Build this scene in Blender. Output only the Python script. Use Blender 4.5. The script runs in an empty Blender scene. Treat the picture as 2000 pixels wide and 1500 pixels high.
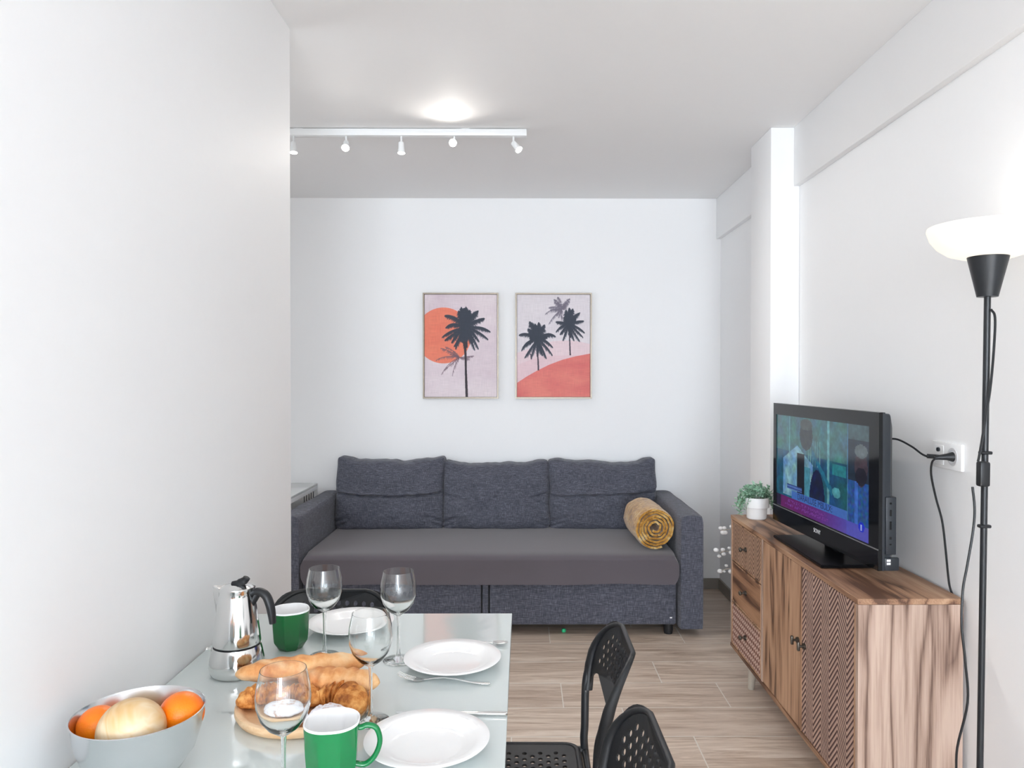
import bpy, bmesh, math, random
from mathutils import Vector, Matrix, noise
C = bpy.context.scene
COL = C.collection
PI = math.pi
random.seed(7)

# ------------------------------------------------------------------ camera
cam = bpy.data.cameras.new('camera'); camo = bpy.data.objects.new('camera', cam); COL.objects.link(camo)
cam.sensor_width = 36; cam.lens = 36 * 1452 / 2000; cam.clip_start = .02
CH = 1.422
camo.matrix_world = (Matrix.Translation((-.003, -.004, CH)) @ Matrix.Rotation(math.radians(-.38), 4, 'Z')
                     @ Matrix.Rotation(math.radians(90 - .57), 4, 'X') @ Matrix.Rotation(math.radians(.02), 4, 'Z'))
cam.shift_x = -32 / 2000
C.camera = camo
C.view_settings.view_transform = 'Standard'; C.view_settings.look = 'None'
C.view_settings.gamma = 1; C.view_settings.use_curve_mapping = False
C.view_settings.exposure = 0.11
try:
    C.cycles.use_denoising = True
    C.cycles.max_bounces = 16; C.cycles.diffuse_bounces = 12; C.cycles.glossy_bounces = 5
    C.cycles.transmission_bounces = 12; C.cycles.transparent_max_bounces = 12
    C.cycles.sample_clamp_indirect = 6
except Exception: pass

# ------------------------------------------------------------------ daylight
w = bpy.data.worlds.new('sky'); C.world = w; w.use_nodes = True
w.node_tree.nodes['Background'].inputs[0].default_value = (.80, .90, 1, 1)
w.node_tree.nodes['Background'].inputs[1].default_value = 1.5
def area(name, loc, rot, sx, sy, power, col):
    l = bpy.data.lights.new(name, 'AREA'); l.shape = 'RECTANGLE'; l.size = sx; l.size_y = sy
    l.energy = power; l.color = col
    o = bpy.data.objects.new(name, l); COL.objects.link(o); o.location = loc; o.rotation_euler = rot
    return o
# two leaves of the balcony door behind the viewer let the daylight in
area('daylight', (-.18, -6.63, 1.27), (math.radians(90), 0, 0), .86, 2.2, 152, (.85, .94, 1.04))
area('daylight', (.78, -6.63, 1.27), (math.radians(90), 0, 0), .86, 2.2, 152, (.85, .94, 1.04))

# added fill: unseen glazed door behind the viewer lights right wall and pillar
area('daylight', (-.86, -2.35, 1.27), (math.radians(90), 0, math.radians(-90)), 2.1, 2.1, 78, (.85, .94, 1.04))

# added fill: unseen alcove window brightens the pillar's left face and back wall
area('daylight', (-2.69, 2.75, 1.55), (math.radians(90), 0, math.radians(-90)), 1.3, 1.3, 12.5, (.90, .955, 1))

# ------------------------------------------------------------------ helpers
def lin(r, g=None, b=None):
    if g is None: r, g, b = r
    f = lambda c: (c / 255) / 12.92 if c / 255 <= .04045 else ((c / 255 + .055) / 1.055) ** 2.4
    return (f(r), f(g), f(b), 1)

class G:
    """a small node writer"""
    def __init__(s, name):
        s.m = bpy.data.materials.new(name); s.m.use_nodes = True
        s.t = s.m.node_tree; s.t.nodes.clear()
        s.out = s.t.nodes.new('ShaderNodeOutputMaterial')
    def n(s, typ, **kw):
        nd = s.t.nodes.new(typ)
        for k, v in kw.items():
            if k.startswith('i_'):
                s.set(nd.inputs[k[2:].replace('_', ' ')], v)
            else: setattr(nd, k, v)
        return nd
    def set(s, sock, v):
        if hasattr(v, 'is_linked') or hasattr(v, 'links'): s.t.links.new(v, sock)
        else:
            if sock.type in ('RGBA',) and hasattr(v, '__len__') and len(v) == 3: v = (*v, 1)
            sock.default_value = v
    def math(s, op, a, b=None, c=None):
        nd = s.t.nodes.new('ShaderNodeMath'); nd.operation = op
        for i, v in enumerate((a, b, c)):
            if v is not None: s.set(nd.inputs[i], v)
        return nd.outputs[0]
    def co(s, scale=(1, 1, 1), rot=(0, 0, 0), loc=(0, 0, 0)):
        tc = s.n('ShaderNodeTexCoord'); mp = s.n('ShaderNodeMapping')
        s.t.links.new(tc.outputs['Object'], mp.inputs[0])
        mp.inputs['Location'].default_value = loc
        mp.inputs['Scale'].default_value = scale; mp.inputs['Rotation'].default_value = rot
        return mp.outputs[0]
    def xyz(s):
        tc = s.n('ShaderNodeTexCoord'); sp = s.n('ShaderNodeSeparateXYZ')
        s.t.links.new(tc.outputs['Object'], sp.inputs[0]); return sp.outputs
    def noise(s, vec, scale=5, detail=4, rough=.55, dist=0):
        nd = s.n('ShaderNodeTexNoise')
        if vec is not None: s.t.links.new(vec, nd.inputs['Vector'])
        nd.inputs['Scale'].default_value = scale; nd.inputs['Detail'].default_value = detail
        nd.inputs['Roughness'].default_value = rough; nd.inputs['Distortion'].default_value = dist
        return nd.outputs[0]
    def ramp(s, fac, stops, interp='LINEAR'):
        nd = s.n('ShaderNodeValToRGB'); cr = nd.color_ramp; cr.interpolation = interp
        while len(cr.elements) < len(stops): cr.elements.new(.5)
        for e, (p, c) in zip(cr.elements, stops): e.position = p; e.color = c if len(c) == 4 else (*c, 1)
        s.t.links.new(fac, nd.inputs[0]); return nd.outputs[0]
    def mix(s, f, a, b, mode='MIX'):
        nd = s.n('ShaderNodeMix', data_type='RGBA', blend_type=mode)
        s.set(nd.inputs[0], f); s.set(nd.inputs[6], a); s.set(nd.inputs[7], b)
        return nd.outputs[2]
    def bump(s, h, strength=.3, dist=.002):
        nd = s.n('ShaderNodeBump'); nd.inputs['Strength'].default_value = strength
        nd.inputs['Distance'].default_value = dist; s.t.links.new(h, nd.inputs['Height']); return nd.outputs[0]
    def done(s, col=(.8, .8, .8, 1), rough=.5, metal=0, normal=None, **kw):
        p = s.n('ShaderNodeBsdfPrincipled')
        s.set(p.inputs['Base Color'], col); s.set(p.inputs['Roughness'], rough); p.inputs['Metallic'].default_value = metal
        if normal is not None: s.t.links.new(normal, p.inputs['Normal'])
        for k, v in kw.items(): s.set(p.inputs[k.replace('_', ' ')], v)
        s.t.links.new(p.outputs[0], s.out.inputs[0]); return s.m

def plain(name, col, rough=.5, metal=0, var=.04, bump=0, bscale=60, **kw):
    g = G(name); n = g.noise(g.co(), bscale, 4)
    a = tuple(c * (1 - var) for c in col[:3]) + (1,); b = tuple(min(1, c * (1 + var)) for c in col[:3]) + (1,)
    c = g.mix(n, a, b)
    return g.done(c, rough, metal, g.bump(n, bump, .002) if bump else None, **kw)

class B:
    """collects shapes into one mesh"""
    def __init__(s): s.bm = bmesh.new(); s.mi = 0
    def _tagnew(s, faces):
        for f in faces: f.material_index = s.mi
    def box(s, lo, hi, bevel=0, seg=2, M=None):
        lo, hi = Vector(lo), Vector(hi)
        r = bmesh.ops.create_cube(s.bm, size=1); vs = r['verts']
        for v in vs: v.co = Vector([lo[i] + (v.co[i] + .5) * (hi[i] - lo[i]) for i in range(3)])
        fs = {f for v in vs for f in v.link_faces}
        s._tagnew(fs)
        if bevel:
            es = list({e for v in vs for e in v.link_edges})
            r = bmesh.ops.bevel(s.bm, geom=es, offset=bevel, segments=seg, profile=.5, affect='EDGES')
            vs = list({v for f in r['faces'] for v in f.verts} | {v for v in vs if v.is_valid})
            s._tagnew(r['faces'])
        if M is not None:
            for v in vs: v.co = M @ v.co
        return vs
    def rings(s, rings, closed=True, cap=(True, True), loop=False):
        bv = [[s.bm.verts.new(p) for p in r] for r in rings]
        n = len(rings[0]); m = len(bv); rng = range(m if loop else m - 1)
        for i in rng:
            a, b = bv[i], bv[(i + 1) % m]
            for j in range(n if closed else n - 1):
                k = (j + 1) % n
                f = s.bm.faces.new((a[j], a[k], b[k], b[j])); f.material_index = s.mi
        if closed and not loop:
            if cap[0]: s.bm.faces.new(bv[0][::-1]).material_index = s.mi
            if cap[1]: s.bm.faces.new(bv[-1]).material_index = s.mi
        return bv
    def tube(s, pts, r, seg=10, flat=1.0, cap=True, up=None):
        pts = [Vector(p) for p in pts]; n = len(pts)
        R = r if hasattr(r, '__len__') else [r] * n
        rings = []; prev = None
        for i, p in enumerate(pts):
            t = (pts[min(i + 1, n - 1)] - pts[max(i - 1, 0)]).normalized()
            if prev is None:
                a = Vector(up) if up else (Vector((0, 0, 1)) if abs(t.z) < .9 else Vector((1, 0, 0)))
            else: a = prev
            u = (a - t * a.dot(t)).normalized(); prev = u; v = t.cross(u)
            rings.append([p + (u * math.cos(q) * flat + v * math.sin(q)) * R[i] for q in [2 * PI * k / seg for k in range(seg)]])
        return s.rings(rings, cap=(cap, cap))
    def cyl(s, p0, p1, r0, r1=None, seg=24, cap=True):
        return s.tube([p0, p1], [r0, r0 if r1 is None else r1], seg, cap=cap)
    def lathe(s, prof, c=(0, 0, 0), seg=48, cap=(False, False)):
        c = Vector(c)
        rings = [[c + Vector((max(r, 1e-5) * math.cos(2 * PI * k / seg), max(r, 1e-5) * math.sin(2 * PI * k / seg), z)) for k in range(seg)] for r, z in prof]
        return s.rings(rings, cap=cap)
    def poly(s, pts):
        f = s.bm.faces.new([s.bm.verts.new(p) for p in pts]); f.material_index = s.mi; return f
    def prism(s, pts, d):
        d = Vector(d); n = len(pts)
        a = [s.bm.verts.new(p) for p in pts]; b = [s.bm.verts.new(Vector(p) + d) for p in pts]
        fs = [s.bm.faces.new(a[::-1]), s.bm.faces.new(b)] + [s.bm.faces.new((a[i], a[(i + 1) % n], b[(i + 1) % n], b[i])) for i in range(n)]
        s._tagnew(fs)
    def sphere(s, c, r, sub=3, sc=(1, 1, 1)):
        q = bmesh.ops.create_icosphere(s.bm, subdivisions=sub, radius=1)
        for v in q['verts']: v.co = Vector(c) + Vector((v.co.x * r * sc[0], v.co.y * r * sc[1], v.co.z * r * sc[2]))
        s._tagnew({f for v in q['verts'] for f in v.link_faces}); return q['verts']
    def build(s, name, mat, parent=None, loc=(0, 0, 0), sharp=40, recalc=True, weld=False):
        if weld: bmesh.ops.remove_doubles(s.bm, verts=s.bm.verts, dist=1e-5)
        if recalc: bmesh.ops.recalc_face_normals(s.bm, faces=s.bm.faces)
        me = bpy.data.meshes.new(name); s.bm.to_mesh(me); s.bm.free()
        for m in (mat if isinstance(mat, (list, tuple)) else [mat]): me.materials.append(m)
        if sharp:
            me.shade_smooth(); me.set_sharp_from_angle(angle=math.radians(sharp))
        o = bpy.data.objects.new(name, me); COL.objects.link(o); o.location = loc; o.parent = parent
        return o

def tag(o, label, cat, group=None, kind=None):
    o['label'] = label; o['category'] = cat
    if group: o['group'] = group
    if kind: o['kind'] = kind
    return o
def thing(name, label, cat, loc=(0, 0, 0), rz=0, group=None):
    o = bpy.data.objects.new(name, None); COL.objects.link(o); o.location = loc; o.rotation_euler = (0, 0, rz)
    o.empty_display_size = .05
    return tag(o, label, cat, group)
def dup(root, loc, rz, label, group=None):
    def cp(o, par):
        c = o.copy(); COL.objects.link(c); c.parent = par
        for ch in list(o.children): cp(ch, c)
        return c
    r = cp(root, None); r.location = loc; r.rotation_euler = (0, 0, rz); r['label'] = label
    if group: r['group'] = group
    return r
def struct(name, b, m, label=None, sharp=30):
    o = b.build(name, m, sharp=sharp); o['kind'] = 'structure'
    if label: o['label'] = label
    return o
def text_mesh(name, body, size, mat, parent, M, extrude=0):
    cu = bpy.data.curves.new(name, 'FONT'); cu.body = body; cu.size = size; cu.extrude = extrude
    cu.align_x = 'CENTER'; cu.align_y = 'CENTER'
    t = bpy.data.objects.new(name, cu); COL.objects.link(t)
    me = bpy.data.meshes.new_from_object(t.evaluated_get(bpy.context.evaluated_depsgraph_get()))
    bpy.data.objects.remove(t); bpy.data.curves.remove(cu)
    me.transform(M); me.materials.clear(); me.materials.append(mat); me.name = name
    o = bpy.data.objects.new(name, me); COL.objects.link(o); o.parent = parent; return o
def bez(p0, p1, p2, n=12):
    p0, p1, p2 = Vector(p0), Vector(p1), Vector(p2)
    return [p0 * (1 - t) ** 2 + p1 * 2 * t * (1 - t) + p2 * t * t for t in [i / n for i in range(n + 1)]]
def smooth_path(pts, n=6):
    """Catmull-Rom through the points"""
    P = [Vector(p) for p in pts]; P = [P[0] * 2 - P[1]] + P + [P[-1] * 2 - P[-2]]; out = []
    for i in range(1, len(P) - 2):
        a, b, c, d = P[i - 1:i + 3]
        for k in range(n):
            t = k / n
            out.append(.5 * ((2 * b) + (c - a) * t + (2 * a - 5 * b + 4 * c - d) * t * t + (3 * b - a - 3 * c + d) * t ** 3))
    out.append(P[-2]); return out

# ------------------------------------------------------------------ materials
M = {}
def wallmat(name, c):
    g = G(name); n = g.noise(g.co(), 35, 5, .6)
    return g.done(g.mix(n, tuple(x * .985 for x in c[:3]) + (1,), c), .72, 0, g.bump(n, .08, .002))
M['wall'] = wallmat('white_wall_paint', (.87, .875, .88, 1))
M['ceil'] = wallmat('white_ceiling_paint', (.83, .83, .83, 1))
def floor_mat():
    g = G('wood_look_floor_tiles'); x, y, z = g.xyz()
    k = g.math('FLOOR', g.math('DIVIDE', g.math('SUBTRACT', y, 2.916), .257))
    fy = g.math('FRACT', g.math('DIVIDE', g.math('SUBTRACT', y, 2.916), .257))
    xs = g.math('DIVIDE', g.math('ADD', g.math('SUBTRACT', x, .42), g.math('MULTIPLY', k, .25)), .72)
    cx = g.math('FLOOR', xs); fx = g.math('FRACT', xs)
    cv = g.n('ShaderNodeCombineXYZ'); g.set(cv.inputs[0], cx); g.set(cv.inputs[1], k)
    wn = g.n('ShaderNodeTexWhiteNoise'); g.set(wn.inputs['Vector'], cv.outputs[0])
    off = g.math('MULTIPLY', wn.outputs['Value'], 37.0)
    v = g.n('ShaderNodeCombineXYZ'); g.set(v.inputs[0], g.math('ADD', g.math('MULTIPLY', x, 1.6), off))
    g.set(v.inputs[1], g.math('MULTIPLY', y, 17)); g.set(v.inputs[2], off)
    n1 = g.noise(v.outputs[0], 1.15, 9, .68, 1.1)
    v2 = g.n('ShaderNodeCombineXYZ'); g.set(v2.inputs[0], g.math('MULTIPLY', x, 5)); g.set(v2.inputs[1], g.math('MULTIPLY', y, 110)); g.set(v2.inputs[2], off)
    n2 = g.noise(v2.outputs[0], 1.2, 4, .6)
    f = g.math('ADD', g.math('MULTIPLY', n1, .72), g.math('MULTIPLY', n2, .28))
    col = g.ramp(f, [(.34, lin(142, 122, 104)), (.45, lin(184, 164, 146)), (.55, lin(210, 193, 176)), (.68, lin(228, 216, 202))])
    col = g.mix(g.math('MULTIPLY', wn.outputs['Value'], .38), col, lin(178, 160, 146))
    e1 = g.math('LESS_THAN', g.math('MINIMUM', fy, g.math('SUBTRACT', 1, fy)), .0105)
    e2 = g.math('LESS_THAN', g.math('MINIMUM', fx, g.math('SUBTRACT', 1, fx)), .0034)
    gr = g.math('MAXIMUM', e1, e2)
    col = g.mix(gr, col, lin(214, 208, 198))
    return g.done(col, g.math('ADD', g.math('MULTIPLY', n1, .2), .30), 0, g.bump(g.math('SUBTRACT', n2, gr), .15, .002))
M['floor'] = floor_mat()
M['skirt'] = plain('taupe_tile_skirting', lin(132, 126, 118), .45, var=.12, bscale=12)
M['white'] = plain('white_satin', (.85, .85, .85, 1), .35, var=.01)
M['metal'] = plain('white_metal', (.82, .83, .83, 1), .3, var=.01)
M['black'] = plain('black_plastic', (.008, .009, .011, 1), .45, var=.1)
M['blackmetal'] = plain('black_painted_metal', (.012, .014, .017, 1), .36, var=.1)
M['gloss'] = plain('gloss_black', (.004, .005, .006, 1), .06, var=.05, Specular_IOR_Level=.38)
M['matt'] = plain('satin_black', (.003, .003, .004, 1), .32, var=.05, Specular_IOR_Level=.18)
M['tvside'] = plain('dark_slate_plastic', (.022, .027, .034, 1), .38, var=.08)
M['chrome'] = plain('polished_steel', (.80, .80, .79, 1), .10, 1, var=.02)
M['brushed'] = plain('brushed_steel', (.70, .71, .72, 1), .20, 1, var=.05, bscale=25)
M['bronze'] = plain('dark_bronze', (.10, .085, .07, 1), .4, .8, var=.2)
M['porcelain'] = plain('white_porcelain', (.86, .86, .86, 1), .12, var=.01)
M['green'] = plain('green_glaze', lin(20, 118, 64), .10, var=.06, bscale=8)
M['green2'] = plain('dark_green_glaze', lin(28, 96, 50), .12, var=.06, bscale=8)
def glassmat():
    g = G('clear_glass'); n = g.n('ShaderNodeBsdfGlass'); n.inputs['IOR'].default_value = 1.48; n.inputs['Roughness'].default_value = 0
    n.inputs['Color'].default_value = (.985, .992, .99, 1); g.t.links.new(n.outputs[0], g.out.inputs[0]); return g.m
M['glass'] = glassmat()
def fabric(name, dark, mid, light, sc=1.0, amt=1.0):
    g = G(name)
    a = g.noise(g.co((30 * sc, 30 * sc, 330 * sc)), 1, 3, .6); b = g.noise(g.co((330 * sc, 330 * sc, 30 * sc), loc=(3, 1, 7)), 1, 3, .6)
    c = g.noise(g.co(), 5, 3)
    f = g.math('MULTIPLY_ADD', g.math('SUBTRACT', g.math('ADD', a, b), 1), .9 * amt, .5)
    col = g.ramp(f, [(.25, dark), (.5, mid), (.8, light)])
    col = g.mix(g.math('MULTIPLY', c, .3), col, mid)
    return g.done(col, .92, 0, g.bump(f, .35, .002), Sheen_Weight=.15)
M['sofa'] = fabric('grey_woven_sofa_fabric', lin(48, 49, 57), lin(76, 78, 89), lin(120, 122, 136))
def fabricb(name, c):
    g = G(name); n = g.noise(g.co((1, 1, 1)), 900, 2); m = g.noise(g.co(), 3, 3)
    col = g.mix(m, tuple(x * .9 for x in c[:3]) + (1,), c)
    return g.done(col, .9, 0, g.bump(n, .12, .001), Sheen_Weight=.3)
M['seat'] = fabricb('smooth_grey_sofa_cover', lin(88, 82, 88))
def wood(name, cs, axis='Z', rings=7.0, freq=1.0, loc=(0, 0, 0), rough=.5):
    g = G(name); k = {'X': (1.1, 9, 9), 'Y': (9, 1.1, 9), 'Z': (9, 9, 1.1)}[axis]; k = tuple(q * freq for q in k)
    kk = {'X': (6, 190, 190), 'Y': (190, 6, 190), 'Z': (190, 190, 6)}[axis]
    n = g.noise(g.co(k, loc=loc), .7, 2.5, .5, .25); fine = g.noise(g.co(kk), 1, 3, .65)
    broad = g.noise(g.co(tuple(q * .7 for q in k), loc=(5, 2, 9)), .9, 3)
    ring = g.math('PINGPONG', g.math('MULTIPLY', n, rings * 2), 1)
    line = g.math('POWER', g.math('SUBTRACT', 1, ring), 5)
    f = g.math('ADD', g.math('ADD', g.math('MULTIPLY', ring, .22), g.math('MULTIPLY', fine, .42)), g.math('MULTIPLY', broad, .45))
    f = g.math('SUBTRACT', f, g.math('MULTIPLY', line, .16))
    col = g.ramp(f, [(.32, cs[0]), (.44, cs[1]), (.54, cs[2]), (.70, cs[3])])
    return g.done(col, rough, 0, g.bump(fine, .12, .001))
oak = (lin(112, 80, 60), lin(152, 116, 92), lin(182, 148, 120), lin(204, 174, 148))
brown = (lin(92, 62, 44), lin(134, 98, 74), lin(160, 122, 94), lin(186, 150, 120))
M['oakZ'] = wood('light_oak_side', (lin(104, 80, 68), lin(144, 118, 103), lin(170, 144, 128), lin(190, 166, 150)), 'Z', 7, 1.0, (0, 3, 0))
M['oakY'] = wood('brown_oak_top', brown, 'Y', 5)
M['oakD'] = wood('brown_oak_door', (lin(88, 60, 44), lin(130, 96, 72), lin(160, 122, 94), lin(186, 148, 118)), 'Z', 3, 2.2, (2, 7, 1))
M['oakDr'] = wood('brown_oak_drawer', (lin(84, 56, 38), lin(122, 86, 62), lin(150, 110, 80), lin(170, 130, 98)), 'Y', 4, 1.2, (4, 2, 3))
M['legwood'] = plain('pale_grey_leg', lin(176, 166, 152), .5, var=.1)
def chevron(name, w_, p, slope, dark, light):
    g = G(name); x, y, z = g.xyz()
    t = g.math('ADD', g.math('MULTIPLY', g.math('PINGPONG', y, w_), slope), z)
    s_ = g.math('PINGPONG', g.math('DIVIDE', t, p / 2), 1)
    f = g.math('MULTIPLY_ADD', g.noise(g.co((9, 9, 2)), 1.2, 4), .35, g.math('SUBTRACT', s_, .17))
    col = g.ramp(f, [(.36, dark), (.50, light)])
    col = g.mix(g.math('MULTIPLY', g.noise(g.co((1, 5, 5)), 1.5, 3), .45), col, dark)
    return g.done(col, .6, 0, g.bump(s_, .8, .004))
M['chev'] = chevron('carved_herringbone_panel', .066, .0215, 1.15, lin(80, 52, 50), lin(206, 172, 154))
M['chev2'] = chevron('carved_fine_herringbone_panel', .055, .0200, 1.15, lin(84, 56, 42), lin(198, 160, 132))
def scalemat():
    g = G('carved_lattice_panel'); x, y, z = g.xyz(); a, b = .024, .030
    r = g.math('FLOOR', g.math('DIVIDE', z, b)); hv = g.math('MULTIPLY', r, .5)
    uu = g.math('SUBTRACT', g.math('FRACT', g.math('ADD', g.math('DIVIDE', y, a), hv)), .5)
    vv = g.math('SUBTRACT', g.math('FRACT', g.math('DIVIDE', z, b)), .5)
    d = g.math('ADD', g.math('ABSOLUTE', uu), g.math('ABSOLUTE', vv))
    col = g.ramp(d, [(.16, lin(108, 72, 62)), (.22, lin(222, 196, 182)), (.42, lin(214, 186, 170)), (.50, lin(122, 82, 70))])
    return g.done(col, .6, 0, g.bump(d, .5, .003))
M['lattice'] = scalemat()

# ------------------------------------------------------------------ the room
CE = 2.61; WR = 1.315; WB = 4.965; WL = -.80; YR = -6.6
b = B(); b.box((-2.75, YR - .1, -.12), (1.47, WB + .12, 0)); struct('floor', b, M['floor'], sharp=0)
b = B(); b.box((-2.75, YR - .1, CE), (1.47, WB + .12, CE + .12)); struct('ceiling', b, M['ceil'], sharp=0)
b = B(); b.box((-2.75, WB, 0), (1.47, WB + .12, CE)); struct('wall_back', b, M['wall'], sharp=0)
b = B(); b.box((WR, YR - .1, 0), (WR + .15, WB, CE)); struct('wall_right', b, M['wall'], sharp=0)
b = B(); b.box((WL - .10, -1.25, 0), (WL, 2.55, CE), .004, 2); b.box((WL - .10, YR, 0), (WL, -3.45, CE)); b.box((WL - .10, -3.45, 2.36), (WL, -1.25, CE)); b.box((WL - .10, -3.45, 0), (WL, -1.25, .18)); struct('wall_left', b, M['wall'])
b = B()
for y in (-3.45, -2.38, -1.31): b.box((WL - .05, y, .18), (WL - .01, y + .06, 2.36))
for z in (.18, 2.31): b.box((WL - .05, -3.39, z), (WL - .01, -1.31, z + .05))
struct('added_door', b, M['white'], 'added white glazed door frame, unseen, around the side fill light')  # unseen frame, added for the fill light in the left wall
b = B(); b.box((-2.75, 1.2, 0), (-2.65, 2.05, CE)); b.box((-2.75, 3.45, 0), (-2.65, WB, CE)); b.box((-2.75, 2.05, 0), (-2.65, 3.45, .85)); b.box((-2.75, 2.05, 2.25), (-2.65, 3.45, CE)); struct('wall_far_left', b, M['wall'], sharp=0)
b = B()
for y in (2.05, 2.72, 3.39): b.box((-2.68, y, .85), (-2.65, y + .06, 2.25))
for z in (.85, 2.20): b.box((-2.68, 2.11, z), (-2.65, 3.39, z + .05))
struct('added_window', b, M['white'], 'added white window frame in the alcove, unseen, around the fill light')  # added frame, out of view, goes with the alcove fill light
b = B(); b.box((-2.65, 1.1, 0), (WL - .10, 1.2, CE)); struct('wall_alcove', b, M['wall'], sharp=0)
b = B()
b.box((WL, YR - .1, 0), (-.66, YR, CE)); b.box((1.26, YR - .1, 0), (WR, YR, CE)); b.box((-.66, YR - .1, 2.42), (1.26, YR, CE)); b.box((-.66, YR - .1, 0), (1.26, YR, .12))
struct('wall_rear', b, M['wall'], sharp=0)
b = B()
for x0, x1 in ((-.66, -.60), (.26, .34), (1.20, 1.26)): b.box((x0, YR - .02, .12), (x1, YR + .03, 2.42))
for z0, z1 in ((.12, .17), (2.37, 2.42)): b.box((-.60, YR - .02, z0), (1.20, YR + .03, z1))
struct('window_1', b, M['white'], 'white two-leaf balcony door frame')
b = B(); b.box((1.175, 3.54, 0), (WR, 3.85, CE), .006, 2); struct('wall_pillar', b, M['wall'])
b = B(); b.box((1.285, YR, 2.33), (WR, 3.54, CE), .003, 2); struct('trim_1', b, M['wall'])
b = B(); b.box((1.285, 3.85, 2.34), (WR, WB, CE), .003, 2); struct('trim_2', b, M['wall'])
b = B(); b.box((WR - .012, 3.85, 0), (WR, WB, .07)); struct('baseboard_right', b, M['skirt'], sharp=0)
b = B(); b.box((WR - .012, YR, 0), (WR, 3.54, .07)); struct('baseboard_right_front', b, M['skirt'], sharp=0)
b = B(); b.box((-2.65, WB - .012, 0), (WR - .012, WB, .07)); struct('baseboard_back', b, M['skirt'], sharp=0)

# ------------------------------------------------------------------ sofa
SF = 4.03
def softbox(b, lo, hi, r, seg=4, amp=.0, freq=3, cuts=0):
    vs = b.box(lo, hi, r, seg)
    if amp:
        for v in vs:
            d = noise.noise_vector(v.co * freq) * amp; v.co += d
def grid_box(b, lo, hi, n, fn):
    """a subdivided box whose unit coordinates go through fn"""
    nx, ny, nz = n; V = {}
    def vert(i, j, k):
        if (i, j, k) not in V: V[i, j, k] = b.bm.verts.new(fn(i / nx * 2 - 1, j / ny * 2 - 1, k / nz * 2 - 1))
        return V[i, j, k]
    fs = []
    for i in range(nx):
        for k in range(nz):
            for j in (0, ny): fs.append([vert(i, j, k), vert(i + 1, j, k), vert(i + 1, j, k + 1), vert(i, j, k + 1)])
        for j in range(ny):
            for k in (0, nz): fs.append([vert(i, j, k), vert(i + 1, j, k), vert(i + 1, j + 1, k), vert(i, j + 1, k)])
    for j in range(ny):
        for k in range(nz):
            for i in (0, nx): fs.append([vert(i, j, k), vert(i, j + 1, k), vert(i, j + 1, k + 1), vert(i, j, k + 1)])
    for f in fs: b.bm.faces.new(f).material_index = b.mi
sofa = thing('sofa', 'dark grey three-seat fabric sofa against the back wall under the two palm pictures', 'sofa', (-.19, 4.5, 0))
ox, oy = -.19, 4.5
def SX(x, y, z): return (x - ox, y - oy, z)
XI0, XI1, XO0, XO1 = -1.215, .848, -1.345, .985
for x0, x1 in ((XO0, XI0), (XI1, XO1)):
    b = B()
    def fn(u, v, w_, x0=x0, x1=x1):
        cx, hx = (x0 + x1) / 2, (x1 - x0) / 2
        z = .045 + (w_ + 1) / 2 * .62; y = 4.49 + v * .46
        rr = 1 - .10 * max(0, abs(w_) - .9) / .1 * (1 if w_ > 0 else .3)
        px = cx + u * hx * rr * (1 + .05 * (1 - w_ * w_) * (1 - v * v))
        if v < -.9: px = cx + (px - cx) * (1 - .12 * ((abs(v) - .9) / .1) ** 2)
        z -= .012 * (abs(u) ** 3) * (1 if w_ > .9 else 0)
        z += .006 * noise.noise(Vector((px * 4, y * 3, z * 3)))
        return SX(px, y, z)
    grid_box(b, None, None, (8, 24, 24), fn)
    b.build('armrest', M['sofa'], sofa, sharp=60)
b = B()   # base panel with two vertical seams
b.box(SX(XI0 + .004, 4.055, .06), SX(-.235, 4.30, .315), .012, 3); b.box(SX(-.228, 4.057, .06), SX(-.195, 4.30, .315), .006, 2); b.box(SX(-.188, 4.055, .06), SX(XI1 - .012, 4.30, .315), .012, 3)
b.box(SX(XI0 + .004, 4.28, .07), SX(XI1 - .012, 4.93, .30))
b.build('base_panel', M['sofa'], sofa)
b = B()
def seatfn(u, v, w_):
    hx = (XI1 - XI0) / 2 - .004; cx = (XI0 + XI1) / 2
    n4 = 5
    ex = (abs(u) ** n4 + abs(w_) ** n4 * .5) ** (1 / n4); s_ = 1 / max(1, ex)
    x = cx + u * hx * (1 - .012 * abs(w_) ** 4)
    y = 4.46 + v * .445; z = .372 + w_ * .078
    # rounded front edge
    if v < -.86:
        q = (-.86 - v) / .14
        z = .372 + w_ * (.078 - .018 * q * q) if w_ > 0 else z
    x -= (u / abs(u) if abs(u) > .97 else 0) * .018 * max(0, abs(w_) - .4) * (1 if v < -.8 else .3)
    z += .010 * (1 - u * u) * (w_ > .5) * (1 - v * v) * .8
    if w_ < -.5 and v < -.8: z += .006 * noise.noise(Vector((x * 3, 0, 4)))
    y += .006 * noise.noise(Vector((x * 2.2, z * 11, 1.3))) * (v < -.5)
    return SX(x, y, z)
grid_box(b, None, None, (90, 26, 12), seatfn)
b.build('seat_cushion', M['seat'], sofa, sharp=70)
b = B(); b.box(SX(XI0 + .01, 4.80, .30), SX(XI1 - .01, 4.95, .80), .03, 3); b.build('backrest', M['sofa'], sofa)
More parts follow.
